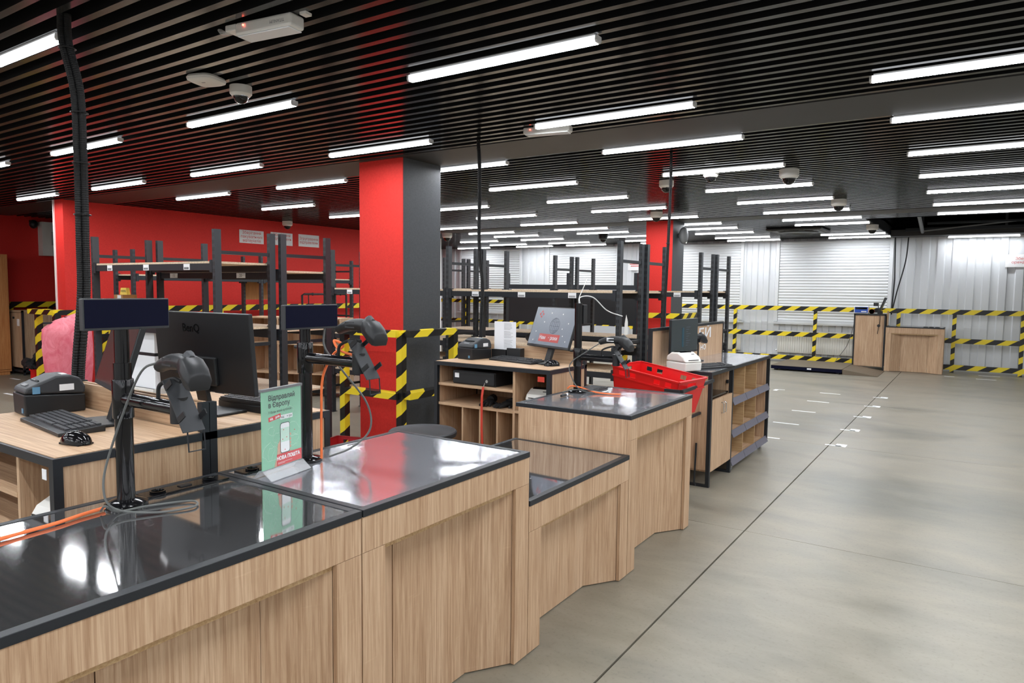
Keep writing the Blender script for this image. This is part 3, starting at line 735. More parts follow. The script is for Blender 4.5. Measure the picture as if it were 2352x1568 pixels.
cable('grey scanner cord running down to the film-covered counter', [h3 + Vector((-.11, 0, .03)), h3 + Vector((-.2, -.02, -.03)), (-2.27, 4.12, 1.10), (-2.24, 4.10, 1.0), (-2.18, 4.11, .93), (-2.1, 4.17, .913), (-2.04, 4.24, .912), (-2.06, 4.20, .914), (-2.15, 4.13, .932), (-2.23, 4.08, .93), (-2.285, 4.05, .913), (-2.29, 4.075, .913)], .0035, 'grey_cable')
cable('orange cable on the counter beside the red crate', [(-2.285, 4.115, .932), (-2.25, 4.105, .952), (-2.19, 4.125, .945), (-2.1, 4.16, .918), (-2.0, 4.17, .914), (-1.93, 4.2, .914)], .005, 'orange_cable')
pn = thing('marker_pen', 'black marker pen lying on the film-covered counter', 'pen', (-2.2, 3.93, ZT + .0085), 0)
MB().lathe([(.008, -.05), (.0085, -.045), (.0085, .03), (.007, .05)], n=10, axis=1).build('barrel', 'black_plastic', pn); MB().lathe([(.0088, .01), (.0088, .03)], n=10, axis=1).build('band', 'label_white', pn)
# power socket strips let into the counter tops
def socket_strip(label, loc, n=2):
    t = thing('socket_strip', label, 'power socket', loc); kidbox('plate', 'black_gloss', t, -.035, .035, -.15, .15, 0, .006, bevel=.002)
    for a in (-.095, .095)[:n]:
        MB().lathe([(.024, .006), (.026, .012), (.02, .012), (.018, .004)], (0, a, 0), 18).build('socket', 'black_gloss', t, smooth=True)
    kidbox('switch', 'black_plastic', t, -.012, .012, -.02, .02, .006, .009)
socket_strip('black socket strip at the back of the steel counter', (-2.24, 1.335, ZT - .002))
socket_strip('black socket strip partly behind the green poster stand', (-2.24, 1.70, ZT - .002))
kp = thing('keypad_tray', 'black slotted tray behind the counter by the red crate', 'tray', (-2.20, 4.33, ZT - .002))
kidbox('frame', 'black_plastic', kp, -.06, .06, -.11, .11, 0, .012); m = MB()
for k in range(6): m.box(-.05, .05, -.10 + k * .035, -.08 + k * .035, .012, .016)
m.build('slots', 'dark_plastic', kp)

# ---- the green poster in its acrylic stand (print reproduced, code square left out)
po = thing('poster_stand', 'green poster in a clear acrylic stand on the counter', 'poster stand', (-2.115, 1.64, ZT - .001), .20)
kidbox('sheet_front', 'acrylic_clear', po, .008, .010, -.108, .108, .03, .325)
MB().prism([(.012, .034), (.050, .002), (.046, .002), (.009, .031)], 1, -.108, .108).build('foot', 'acrylic', po)
MB().prism([(-.009, .034), (-.038, .002), (-.034, .002), (-.006, .031)], 1, -.108, .108).build('foot', 'acrylic', po)
kidbox('edge_frame', 'mid_grey', po, -.004, .0105, -.109, .109, .318, .327)
pc = kidbox('poster', 'poster_green', po, .002, .006, -.105, .105, .034, .318)
def pt_(body, size, m, y, z, align='LEFT', bold=0, ry=0, sx=1):
    o = text(body, size, m, po, (.0066, y, z), RX, 'lettering', align, .0002, bold, sx); return o
def pq(name, m, y0, y1, z0, z1, x=.0064, roll=0):
    o = MB().box(-.0002, .0002, -(y1 - y0) / 2, (y1 - y0) / 2, -(z1 - z0) / 2, (z1 - z0) / 2).build(name, m, po); o.location = (x, (y0 + y1) / 2, (z0 + z1) / 2); o.rotation_euler = (roll, 0, 0); return o
pt_('Відправляй', .026, 'poster_dark', -.073, .290, bold=.0006); pt_('в Європу', .026, 'poster_dark', -.073, .264, bold=.0006)
pt_('У будь-який куточок', .0125, 'poster_dark', -.073, .239)
pq('red_tag', 'poster_red', -.072, -.008, .209, .225, roll=.12); o = pt_('від 3 днів', .0115, 'poster_white', -.040, .217, 'CENTER', .0003); o.rotation_euler = (PI / 2 , -.12, PI / 2); o.location.x = .0070
pq('white_tag', 'poster_white', -.010, .056, .205, .221); pt_('від 350 грн', .0115, 'poster_dark', .023, .213, 'CENTER', .0002)
m = MB()
for cy, cz, r, k in ((-.06, .17, .016, 5), (-.07, .10, .03, 7), (-.03, .14, .02, 6), (.06, .16, .03, 7), (.065, .12, .022, 6), (.035, .225, .026, 6), (-.05, .085, .025, 7)):
    random.seed(int(1000 * (cy + cz))); pts = []
    for a in range(14): q = r * (.75 + .5 * random.random()); pts.append((.0063, cy + q * math.cos(a * PI / 7), cz + q * math.sin(a * PI / 7)))
    m.tube(pts + [pts[0]], .0006, 4)
m.build('map_outline', 'poster_line', po)
m = MB().prism([(-.045, .034), (-.03, .075), (-.025, .115), (-.005, .14), (0, .12), (.0, .07), (.03, .065), (.045, .085), (.05, .05), (.05, .034)], 0, .0062, .0066)
for z in (.098, .112, .126, .143): m.box(.0062, .0067, .036, .047, z - .006, z + .004)
m.build('hand_picture', 'skin', po)
def rr_(y0, y1, z0, z1, r_): return [(cy + r_ * math.cos(a), cz + r_ * math.sin(a)) for cy, cz, a0 in ((y1 - r_, z1 - r_, 0), (y0 + r_, z1 - r_, PI / 2), (y0 + r_, z0 + r_, PI), (y1 - r_, z0 + r_, 1.5 * PI)) for a in (a0, a0 + PI / 4, a0 + PI / 2)]
MB().prism(rr_(-.012, .040, .078, .192, .009), 0, .0066, .0069).build('phone_picture', 'poster_dark', po)
MB().prism(rr_(-.0098, .0378, .0805, .1895, .008), 0, .0069, .0071).build('phone_screen', 'poster_white', po)
m = MB().box(.0072, .0074, -.009, .037, .12, .172).build('phone_map', 'poster_line', po)
m = MB()
for a, b in ((.005, .165), (.022, .135), (0, .13), (.012, .09), (.066, .155)): m.lathe([(.0022, .0074), (.0022, .0077)], (0, a, b), 8, axis=0)
m.build('map_pins', 'poster_red', po)
pq('red_band', 'poster_red', -.032, .104, .036, .078, .0076); o = pt_('НОВА ПОШТА', .0185, 'poster_white', .03, .062, 'CENTER', .0008); o.location.x = .0080
m = MB()
for z in (.046, .042): m.box(.0078, .008, -.027, .05 if z > .044 else .01, z, z + .001)
m.build('small_print', 'poster_white', po)

# ================================================================== PACKING STATION
tk = thing('packing_station', 'oak packing station on casters with cubbies, doors and back board', 'packing station', (-1.745, 5.53, 0))
TZ = .948; q = .03; D_ = .56
for yy, nm in ((0, 'leg'), (.585, 'leg'), (1.88, 'leg')):
    for xx in (-q, -D_): kidbox(nm, 'frame_metal', tk, xx, xx + q, yy, yy + q, 0 if yy < 1 else .06, TZ - q)
for yy in (0, .585):
    kidbox('foot_bar', 'frame_metal', tk, -D_ + q, -q, yy, yy + q, 0, .02)
for xx in (-q, -D_): kidbox('top_rail', 'frame_metal', tk, xx, xx + q, 0, 1.91, TZ - q, TZ - .001)
for yy in (0, 1.88): kidbox('top_rail', 'frame_metal', tk, -D_ + q, -q, yy, yy + q, TZ - q, TZ - .001)
kidbox('work_top', 'film_top', tk, -D_ + .012, -.012, .012, 1.898, TZ - .016, TZ + .001)
kidbox('end_panel', 'oak', tk, -D_ + q, -q, .004, .022, .14, TZ - q)
kidbox('mid_panel', 'oak', tk, -D_ + q, -q - .005, .566, .584, .12, TZ - q)
kidbox('mid_panel', 'oak', tk, -D_ + q, -q - .005, .617, .635, .12, TZ - q)
kidbox('end_panel', 'oak', tk, -D_ + q, -q, 1.862, 1.88, .10, TZ - q)
kidbox('back_panel', 'oak', tk, -D_ + .004, -D_ + .02, .03, 1.88, .12, TZ - q)
kidbox('bottom_board', 'oak_y', tk, -D_ + q, -.004, .03, .566, .12, .138)
for a in (0, 1):
    dr = kidbox('door', 'oak', tk, -.018, 0, .034 + a * .277, .306 + a * .277, .125, .715)
    hy = .306 - .03 if a == 0 else .311 + .03
    MB().tube([(.001, hy, .58), (.022, hy, .585), (.022, hy, .665), (.001, hy, .67)], .005, 8).build('handle', 'chrome', dr)
hb_ = MB().box(-.45, -.03, .04, .56, .72, .735); hb_.build('bin_liner', 'black_gloss', tk)
kidbox('hinge_plate', 'black_plastic', tk, -.045, -.03, .54, .566, .80, .83)
for k, z in enumerate((.10, .355, .645)):
    kidbox('shelf', 'oak_y', tk, -D_ + .02, -.02, .635, 1.862, z - .016, z)
    for j in range(3):
        y0 = .62 + j * .424
        MB().prism([(-.018, z + .012), (.008, z - .048), (.013, z - .046), (-.012, z + .014)], 1, y0 + .004, y0 + .42).build('label_holder', 'strip_grey', tk)
for yy in (1.035, 1.45): kidbox('divider', 'oak_edge', tk, -D_ + .02, -.02, yy, yy + .014, .1, TZ - q)
bd = kidbox('back_board', 'oak', tk, -.512, -.498, -.06, 1.885, TZ - .06, 1.262)
for b in ((-.52, -.49, -.09, -.06, .45, 1.285), (-.52, -.49, -.06, 1.885, 1.262, 1.285), (-.52, -.49, 1.885, 1.90, TZ, 1.285)): kidbox('board_frame', 'frame_metal', bd, *b)
q1, q2, q3, q4 = [atX(a_, b_, -2.242) - Vector((-1.745, 5.53, 0)) for a_, b_ in ((1604, 768), (1631, 768), (1608, 799), (1620, 799))]
text('ЕЙ', .14, 'label_white', bd, (-.4965, q1.y, q1.z), RX, 'lettering', 'LEFT', .0006, .002, (q2.y - q1.y) / .17)
text('НО', .07, 'label_white', bd, (-.4965, q3.y, q3.z), RX, 'lettering', 'LEFT', .0006, .0015, (q4.y - q3.y) / .098)
for (xx, yy) in ((-.03, .70), (-.05, 1.80), (-.5, .70), (-.5, 1.80)):
    w_ = MB().lathe([(.034, -.012), (.036, -.008), (.036, .008), (.034, .012)], (xx, yy, .036), 18, axis=0).build('caster', 'mid_grey', tk, smooth=True)
    MB().lathe([(.02, -.014), (.02, .014)], (xx, yy, .036), 12, axis=0).build('hub', 'chrome', w_); kidbox('fork', 'chrome', w_, xx - .02, xx + .02, yy - .015, yy + .025, .07, .085)
MB().tube([(-.11, -.005, .36), (-.10, -.06, .05), (-.09, -.06, .02)], .008, 6).build('cable_drop', 'black_rubber', tk)
kidbox('strut', 'frame_metal', tk, -.55, -.5, 1.84, 1.87, .05, .1)
# bracket holding the crate
MB().obox(Matrix.Translation((.018, -.37, .883)) @ Matrix.Rotation(.03, 4, 'Z'), .018, .78, .024).build('crate_bracket', 'frame_metal', tk)
kidbox('crate_bracket', 'frame_metal', tk, -.10, .02, -.775, -.757, .872, .896)
kidbox('crate_bracket', 'frame_metal', tk, -.10, -.08, -.775, -.757, .60, .872)
kidbox('crate_bracket', 'frame_metal', tk, -.10, -.08, -.757, 0, .60, .62)
kidbox('crate_bracket', 'frame_metal', tk, -.52, -.50, -.757, 0, .60, .62)
mo4, P4, _ = monitor('small monitor with a dim screen on the packing station', (-2.13, 5.95, TZ + .002), PI / 2 - .03, .0, .62, .305, .10, 'screen_dim')
bl = MB().box(-.05, -.01, -.0008, .0008, .03, .2).build('blue_window', 'screen_blue', mo4); bl.matrix_local = P4 @ Matrix.Translation((-.02, -.0025, .03))
m = MB()
for k in range(9): m.box(.02, .06 + .03 * ((k * 7) % 3), -.0006, .0006, .06 + k * .02, .064 + k * .02)
m = m.build('screen_text', 'screen_line', mo4); m.matrix_local = P4 @ Matrix.Translation((0, -.0025, .01))
label_printer('white label printer with dark window on the packing station', (-1.99, 5.55, TZ + .002), 1.1)
keyboard('black keyboard with a silver rim on the packing station', (-1.87, 5.87, TZ + .002), 1.15, .45, .15)
hs = scanner('black handheld scanner hung on the packing station board', (-2.16, 6.36, 1.165), 1.2)
st_ = thing('scanner_stand', 'thin black stand with a round foot on the packing station', 'stand', (-2.16, 6.40, TZ + .002))
MB().lathe([(.055, 0), (.055, .006), (.01, .012)], n=18).build('foot', 'black_plastic', st_); MB().tube([(0, 0, .01), (.0, 0, .15), (-.01, .0, .19)], .008, 8).build('stem', 'black_plastic', st_)
kidbox('clamp', 'black_plastic', st_, -.03, .01, -.03, .02, .17, .2)

# ---- red crates
def crate(label, m, L=.59, Wd=.40, H=.28):
    t = thing('crate', label, 'crate', (0, 0, 0)); a, b = L / 2, Wd / 2; th = .006; e = .035
    bot = MB().box(-a + e, a - e, -b + e, b - e, 0, th).build('bottom', m, t)
    def wall(s0, s1, cut, nm):
        """wall between two top corners s0 -> s1, splayed inward at the bottom, with hand slots"""
        s0, s1 = Vector(s0), Vector(s1); d = (s1 - s0); n = Vector((d.y, -d.x, 0)).normalized(); ln = d.length; d.normalize()
        inn = -n
        def P(u, z, o=0): 
            k = e * (1 - z / H); uu = k + (ln - 2 * k) * u
            return s0 + d * uu + inn * (k + o) + Vector((0, 0, z))
        mm = MB(); zs = [0, H * .78, H * .90, H]; us = [0] + [c for p in cut for c in p] + [1]
        for i in range(len(zs) - 1):
            for j in range(len(us) - 1):
                if i == 1 and j % 2 == 1: continue
                q = [P(us[j], zs[i]), P(us[j + 1], zs[i]), P(us[j + 1], zs[i + 1]), P(us[j], zs[i + 1])]
                r = [v + inn * th for v in q]
                mm.add(q + r, [(0, 1, 2, 3), (4, 5, 6, 7), (0, 1, 5, 4), (1, 2, 6, 5), (2, 3, 7, 6), (3, 0, 4, 7)])
        mm.build(nm, m, t)
        rm = MB(); q = [P(0, H - .012, -.012), P(1, H - .012, -.012), P(1, H, -.012), P(0, H, -.012)]; r = [v + inn * .018 for v in q]
        rm.add(q + r, [(0, 1, 2, 3), (4, 5, 6, 7), (0, 1, 5, 4), (1, 2, 6, 5), (2, 3, 7, 6), (3, 0, 4, 7)]); rm.build('rim', m, t, bevel=.002)
        rb = MB(); q = [P(0, H * .70, -.010), P(1, H * .70, -.010), P(1, H * .74, -.010), P(0, H * .74, -.010)]; r = [v + inn * .014 for v in q]
        rb.add(q + r, [(0, 1, 2, 3), (4, 5, 6, 7), (0, 1, 5, 4), (1, 2, 6, 5), (2, 3, 7, 6), (3, 0, 4, 7)]); rb.build('band', m, t)
    lc = [(.10, .19), (.27, .36), (.64, .73), (.81, .90)]; sc_ = [(.35, .65)]
    wall((-a, -b, 0), (a, -b, 0), lc, 'long_wall'); wall((a, -b, 0), (a, b, 0), sc_, 'short_wall'); wall((a, b, 0), (-a, b, 0), lc, 'long_wall'); wall((-a, b, 0), (-a, -b, 0), sc_, 'short_wall')
    return t
cr_ = crate('bright red plastic crate tilted in the bracket of the packing station', 'red_plastic')
A, B, Cc, Dd = Vector((-2.289, 4.9, 1.007)), Vector((-2.283, 5.3, 1.041)), Vector((-1.733, 5.2, .944)), Vector((-1.712, 4.8, .954))
ex = ((Dd - A) + (Cc - B)).normalized(); ey = ((B - A) + (Cc - Dd)).normalized(); ez = ex.cross(ey).normalized(); ey = ez.cross(ex)
cc_ = (A + B + Cc + Dd) / 4 - ez * .28
mt = Matrix((ex, ey, ez)).transposed().to_4x4(); mt.translation = cc_; cr_.matrix_world = mt
c2_ = crate('dark red plastic crate on the floor near the cash desk', 'dark_red_plastic'); c2_.location = (-4.35, 4.12, .0); c2_.rotation_euler = (0, 0, .25)

# ---- stool and bin
so = thing('stool', 'round dark grey stool in front of the shelved cash desk', 'stool', (-3.20, 3.68, 0))
MB().lathe([(.20, .56), (.235, .565), (.24, .575), (.24, .595), (.232, .602), (.225, .598), (.0, .598)], n=40).build('seat', 'dark_plastic', so, smooth=True)
MB().lathe([(.22, 0), (.22, .012), (.03, .03), (.025, .56)], n=28).build('pedestal', 'black_plastic', so, smooth=True)
bi = thing('waste_bin', 'black round waste bin behind the rack near the pillar', 'bin', (-7.9, 7.9, 0))
MB().lathe([(.17, 0), (.21, .42), (.215, .43), (.20, .43), (.16, .02)], n=24).build('body', 'black_plastic', bi, smooth=True); MB().lathe([(.216, .40), (.222, .43)], n=24).build('rim', 'black_plastic', bi)

# ================================================================== RACKS
RH = 2.07
PWX, PWY = .036, .062
post_me = MB().box(-PWX / 2, PWX / 2, -PWY / 2, PWY / 2, 0, RH).mesh('post', 'rack_post')
def rack(label, frames, y0, y1, shelves, axis=0, cat='rack', stickers=(), bars=(1.895, 1.1, .35), boards=True):
    """frames: positions along the long axis; y0..y1 the depth; axis 0 = long axis X, 1 = long axis Y"""
    t = thing('storage_rack', label, cat, (0, 0, 0))
    sw = (lambda a, b: (a, b)) if axis == 0 else (lambda a, b: (b, a))
    def bx(nm, m, a0, a1, b0, b1, z0, z1):
        if axis == 0: return kidbox(nm, m, t, a0, a1, b0, b1, z0, z1)
        return kidbox(nm, m, t, b0, b1, a0, a1, z0, z1)
    for fx in frames:
        for yy in (y0 + .03, y1 - .03):
            x_, y_ = sw(fx, yy); o = link('post', post_me, t, (x_, y_, 0))
            if axis: o.rotation_euler.z = PI / 2
        for z in bars: bx('frame_bar', 'frame_metal', fx - .012, fx + .012, y0 + .06, y1 - .06, z - .03, z)
        for yy in (y0 + .03, y1 - .03): bx('foot_plate', 'black_plastic', fx - .035, fx + .035, yy - .04, yy + .04, 0, .006)
    for f0, f1 in zip(frames[:-1], frames[1:]):
        for z in shelves:
            for yy in (y0 + .005, y1 - .035): 
                bm_ = bx('beam', 'frame_metal', f0 + .025, f1 - .025, yy, yy + .03, z - .075, z - .018)
                for fe, sg in ((f0, 1), (f1, -1)):
                    a0, a1 = sorted((fe + sg * .024, fe + sg * .06)); bx('connector', 'frame_metal', a0, a1, yy - .006, yy + .036, z - .095, z + .01)
            if boards: bx('shelf_board', 'chipboard', f0 + .03, f1 - .03, y0 + .012, y1 - .012, z - .018, z)
            else: bx('shelf_board', 'oak_x', f0 + .03, f1 - .03, y0 + .012, y1 - .012, z - .018, z)
    for (a, z) in stickers:
        o = bx('sticker', 'label_white', a - .045, a + .045, y0 + .002, y0 + .005, z - .072, z - .02) if axis == 0 else bx('sticker', 'label_white', a - .045, a + .045, y1 - .005, y1 - .002, z - .072, z - .02)
        bc = MB()
        for k in range(9):
            b0 = a - .035 + k * .008
            if axis == 0: bc.box(b0, b0 + .004, y0 + .001, y0 + .002, z - .066, z - .048)
        if axis == 0: bc = bc.build('barcode', 'ink', o)
    return t
rack('tall dark rack facing the cash desks with stickers on its top beam', [-7.33, -5.30], 3.46, 4.06, [1.805, 1.235], stickers=[(-7.0, 1.805), (-6.35, 1.805), (-5.7, 1.805)])
rk2 = rack('tall dark rack back to back with the stickered rack', [-7.28, -5.26], 4.09, 4.67, [1.745, 1.20, .62])
rack('long dark double rack beside the pillar with a chipboard top shelf', [-6.84, -4.94, -2.85], 6.09, 6.66, [1.59, 1.03, .82, .58], stickers=[(-6.5, 1.59), (-4.55, 1.59), (-3.95, 1.59), (-3.35, 1.59)])
rack('long dark double rack standing behind the one with stickers', [-6.80, -4.90, -2.83], 6.69, 7.24, [1.59, 1.0, .5])
rack('long dark far rack in front of the black display board', [-6.83, -4.87, -2.82], 8.33, 8.86, [1.60, 1.0], stickers=[(-3.1, 1.6), (-6.4, 1.6)])
rack('long dark far rack touching the one before the display board', [-6.80, -4.83, -2.80], 8.89, 9.46, [1.60, .9])
rack('tall dark rack standing along the red wall', [4.93, 6.92, 8.82], -9.84, -9.33, [1.74, 1.05, .5], axis=1)

for t_, (a_, b_) in (('15', (399, 633)), ('20', (553, 636))):       # bay numbers on the rear rack's beam
    q = atY(a_, b_, 4.09); o = kidbox('bay_number', 'label_white', rk2, q.x - .065, q.x + .065, 4.089, 4.095, 1.675, 1.722); text(t_, .042, 'ink', o, (q.x, 4.0888, 1.698), RYN, 'lettering')
# black display board behind the far racks
db = thing('display_board', 'big black display board on posts behind the far racks', 'display board', (0, 11.3, 0))
for xx in (-7.66, -6.29, -4.95): kidbox('post', 'frame_metal', db, xx - .035, xx + .035, -.02, .05, 0, 1.905)
kidbox('top_bar', 'frame_metal', db, -7.7, -4.94, -.03, .03, 1.6, 1.69); kidbox('board', 'black_plastic', db, -7.7, -4.94, -.025, .005, .98, 1.58)
kidbox('lit_shelf_strip', 'label_white', db, -7.7, -4.94, -.09, -.03, 1.585, 1.605); kidbox('low_bar', 'frame_metal', db, -7.7, -4.94, -.02, .02, .52, .60)  # white strip along the board mimics the bright, lit top of a shelf
kidbox('white_panel', 'white_sheet', db, -6.2, -5.05, -.02, .0, .62, .96)
for xx in (-7.66, -6.29, -4.95): kidbox('foot', 'frame_metal', db, xx - .035, xx + .035, -.3, .3, 0, .04)

# wooden cubby unit, boxes and small things seen through the racks
cu_ = thing('cubby_unit', 'open oak cubby unit seen through the near racks', 'shelf unit', (-9.0, 6.4, 0), .35)
for xx in (0, .5, 1.0, 1.5): kidbox('upright', 'oak', cu_, xx, xx + .018, 0, .4, 0, 1.15)
for z in (.08, .32, .75, 1.13): kidbox('shelf', 'oak_x', cu_, .018, 1.5, 0, .4, z, z + .018)
kidbox('back', 'oak', cu_, 0, 1.518, .4, .41, .05, 1.14)
bxw = kidbox('foam_box', 'paper', None, -7.15, -6.4, 3.55, 3.95, .62, 1.18); tag(bxw, 'large pale blue-white box inside the stickered rack', 'box')
kidbox('box_seam', 'frame_metal', bxw, -7.151, -6.399, 3.548, 3.951, .93, .96)
sb = thing('low_shelf_box', 'flat white crate carrying the pale box in the rack', 'box', (-6.8, 3.75, 0)); kidbox('body', 'white_plastic', sb, -.4, .4, -.22, .22, 0, .62); kidbox('lid', 'white_plastic', sb, -.41, .41, -.23, .23, .56, .62)
q = atY(288, 672, 3.75)
nb = thing('cardboard_box', 'cardboard box topped with a folded yellow note on the rack', 'box', (q.x, 3.75, 1.236))
zt_ = q.z - 1.236 + .05
kidbox('carton', 'cardboard', nb, -.09, .09, -.07, .07, 0, zt_ - .07); kidbox('white_label', 'label_white', nb, -.02, .05, -.072, -.07, zt_ - .14, zt_ - .075)
MB().prism([(-.07, zt_ - .07), (-.05, zt_), (.05, zt_), (.07, zt_ - .07)], 1, -.02, .015).build('note', 'paper_yellow', nb)
text('наряд', .035, 'ink', nb, (0, -.0215, zt_ - .03), RYN, 'lettering', 'CENTER')
cbp = thing('cardboard_sheet', 'brown cardboard sheet hung on the rack by the red wall', 'cardboard', (-9.87, 7.2, 1.38)); kidbox('sheet', 'cardboard', cbp, -.02, .0, -.22, .22, 0, .36); kidbox('hanging_strip', 'cardboard', cbp, -.02, .0, -.02, .02, .36, .4)
# black tubular trolley against the red wall
ht = thing('hand_trolley', 'black tubular trolley standing against the red wall', 'trolley', (-10.55, 8.7, 0))
MB().tube([(0, 0, .12), (0, 0, 1.44), (0, .05, 1.46), (0, 1.05, 1.46), (0, 1.1, 1.44), (0, 1.1, .12)], .02, 8).build('tube_frame', 'black_plastic', ht)
kidbox('platform', 'black_plastic', ht, -.2, .25, 0, 1.1, .10, .14)
for a in (.1, 1.0):
    for b in (-.15, .2): MB().lathe([(.05, -.02), (.05, .02)], (b, a, .05), 14, axis=0).build('wheel', 'black_rubber', ht)
for a in (.25, .95): MB().sphere((0, a, 1.46), .03, .03, .03, 10, 6).build('clamp', 'black_plastic', ht)
MB().tube([(0, .15, 1.2), (0, .15, 1.46)], .01, 6).build('brace', 'black_plastic', ht)
# items on racks
ca = thing('coil_of_cord', 'orange cord coil lying on the rack by the printed sheet', 'cord', (-4.35, 6.35, 1.04))
m = MB()
for k in range(3): m.tube([(.09 * math.cos(a * PI / 8) * (1 - .1 * k), .07 * math.sin(a * PI / 8), .012 + k * .02 + .02 * math.sin(a * PI / 8 + k)) for a in range(17)], .01, 6)
m.build('coil', 'orange_cable', ca)
cb2 = thing('rolled_bag', 'small black bag on the rack beside the printed sheet', 'bag', (-3.95, 6.35, 1.032)); MB().sphere((0, 0, .05), .10, .07, .06, 14, 8, -.8, 1).build('body', 'black_rubber', cb2, smooth=True); MB().tube([(-.05, 0, .08), (0, 0, .14), (.05, 0, .08)], .008, 6).build('strap', 'black_rubber', cb2)
# white cable and strap at the third pole
cable('thin white cable stretched between the bare pole and the rack', [(-2.23, 4.17, 1.50), (-2.24, 4.19, 1.55), (-2.18, 4.26, 1.55), (-2.12, 4.36, 1.46), (-2.05, 4.46, 1.42)], .0035, 'white_cable')
cable('white cable rising from the top of the bare pole', [(-2.24, 4.18, 1.48), (-2.245, 4.18, 1.54), (-2.23, 4.2, 1.6), (-2.21, 4.23, 1.68)], .003, 'white_cable')
ws = MB().prism([(-.012, 0), (.014, 0), (.012, .09), (0, .14), (-.01, .08)], 1, -.002, .002).build('cable_tag', 'white_plastic'); ws.location = (-2.03, 4.48, 1.29); tag(ws, 'white plastic strap hanging from the thin white cable', 'strap')

# ================================================================== LEFT SIDE
pb = thing('pink_bag', 'pink translucent plastic bag hanging by the red partition', 'bag', (-9.25, 4.05, 0)); pb.scale = (1.15, 1.2, 1); random.seed(5)
rr = []
for k, (z, w, d) in enumerate(((.18, .17, .10), (.35, .20, .13), (.6, .215, .14), (.85, .22, .14), (1.05, .225, .13), (1.13, .23, .10), (1.17, .20, .06), (1.20, .12, .04))):
    ring = []
    for i in range(28):
        a = 2 * PI * i / 28; j = 1 + .06 * math.sin(5 * a + k) + .05 * random.uniform(-1, 1)
        zz = z + (.40 * w * math.sin(a) if k > 3 else 0)
        ring.append((d * math.cos(a) * j, w * math.sin(a) * j, zz))
    rr.append(ring)
MB().rings(rr).build('bag_body', 'pink_bag', pb, smooth=True)
bs = kidbox('bag_stand', 'frame_metal', pb, -.02, .02, -.02, .02, 0, 1.2); kidbox('stand_foot', 'frame_metal', pb, -.16, .16, -.16, .16, 0, .02); kidbox('stand_arm', 'frame_metal', pb, -.01, .01, -.22, .22, 1.12, 1.14)
lc_ = thing('locker_cabinet', 'oak cabinet with black frame and small lock by the red wall', 'cabinet', (-13.74, 5.3, 0), 0)
kidbox('body', 'oak', lc_, -.5, -.03, .03, .62, .12, 1.10); kidbox('door', 'oak', lc_, -.47, -.04, .004, .03, .13, 1.09)
for xx in (-.5, -.03):
    for yy in (0, .6): kidbox('leg', 'frame_metal', lc_, xx, xx + .03, yy, yy + .03, 0, 1.13)
kidbox('top', 'oak_x', lc_, -.5, 0, 0, .63, 1.10, 1.13); kidbox('base_frame', 'frame_metal', lc_, -.5, 0, 0, .63, .05, .09)
MB().lathe([(.02, -.01), (.02, .01)], (-.32, -.005, 1.0), 12, axis=1).build('lock', 'black_plastic', lc_); kidbox('tag', 'label_white', lc_, -.2, -.12, -.002, .004, .86, .98)
wd_ = thing('wardrobe', 'tall orange-brown wooden wardrobe beside the oak cabinet', 'wardrobe', (-14.49, 4.24, 0)); kidbox('carcass', 'wardrobe_wood', wd_, -.1, .42, 0, 1.0, .06, 2.10); kidbox('plinth', 'wardrobe_wood', wd_, -.08, .40, .02, .98, 0, .06); kidbox('door', 'wardrobe_wood', wd_, .42, .437, .02, .49, .1, 2.05); kidbox('door', 'wardrobe_wood', wd_, .42, .437, .51, .98, .1, 2.05)
q = atY(88, 846, 4.75); zr = q.z
rp = thing('red_box', 'narrow red box stand beside the striped guard, gloves laid on it', 'box', (q.x, 4.75, 0)); kidbox('body', 'red_plastic', rp, -.07, .07, -.08, .08, 0, zr - .03); kidbox('lid', 'red_plastic', rp, -.09, .09, -.09, .09, zr - .03, zr)
glove('black work glove draped over the red box stand', (q.x - .08, 4.70, zr + .002), 1.5, 2.2); glove('black work glove lying across another on the red box stand', (q.x - .06, 4.78, zr + .095), 1.2, 2.0)
bxs = thing('wall_box', 'grey wall-mounted electrical box on the recessed red wall', 'electrical box', (-14.6, 6.15, 2.12)); kidbox('cabinet', 'white_plastic', bxs, 0, .18, -.2, .35, 0, .62); m = MB()
for k in range(10): m.box(.18, .186, -.05, .25, .2 + k * .025, .215 + k * .025)
m = m.build('vent', 'mid_grey', bxs)
cm = thing('wall_camera', 'small black camera on the recessed red wall', 'camera', (-14.6, 5.85, 2.66)); MB().sphere((.08, 0, .03), .07, .07, .08, 12, 8).build('body', 'black_plastic', cm, smooth=True); kidbox('mount', 'black_plastic', cm, 0, .06, -.04, .04, 0, .1)

# signs on the red wall
def sign(label, y0, y1, z0, z1, body, size=.075):
    t = thing('wall_sign', label, 'sign', (WX, (y0 + y1) / 2, (z0 + z1) / 2)); w, h = (y1 - y0) / 2, (z1 - z0) / 2
    kidbox('plate', 'sign_white', t, 0, .006, -w, w, -h, h); text(body, size, 'ink_red', t, (.0068, 0, 0), RX, 'lettering', 'CENTER')
sign('white sign about storing packing materials on the red wall', 7.735, 8.245, 2.375, 2.61, 'Зберігання\nпакувальних\nматеріалів')
sign('white sign half hidden behind a rack post on the red wall', 8.40, 8.90, 2.38, 2.615, 'Зберігання\nвідправлень\nзалу')
sign('white sign about grouping parcels on the red wall', 9.045, 9.55, 2.385, 2.62, 'Згрупування\nвідправлень')
q = atY(2310, 605, Y1 - .01)
sg = thing('wall_sign', 'white sign about rental storage on the corrugated far wall', 'sign', (q.x + .35, Y1 - .012, 2.27)); kidbox('plate', 'sign_white', sg, -.36, .4, -.008, 0, -.12, .13); text('Зберігання\nорендної тари', .075, 'ink_red', sg, (0, -.0088, .01), RYN, 'lettering', 'CENTER')
q = atY(1463, 610, Y1 - .01)
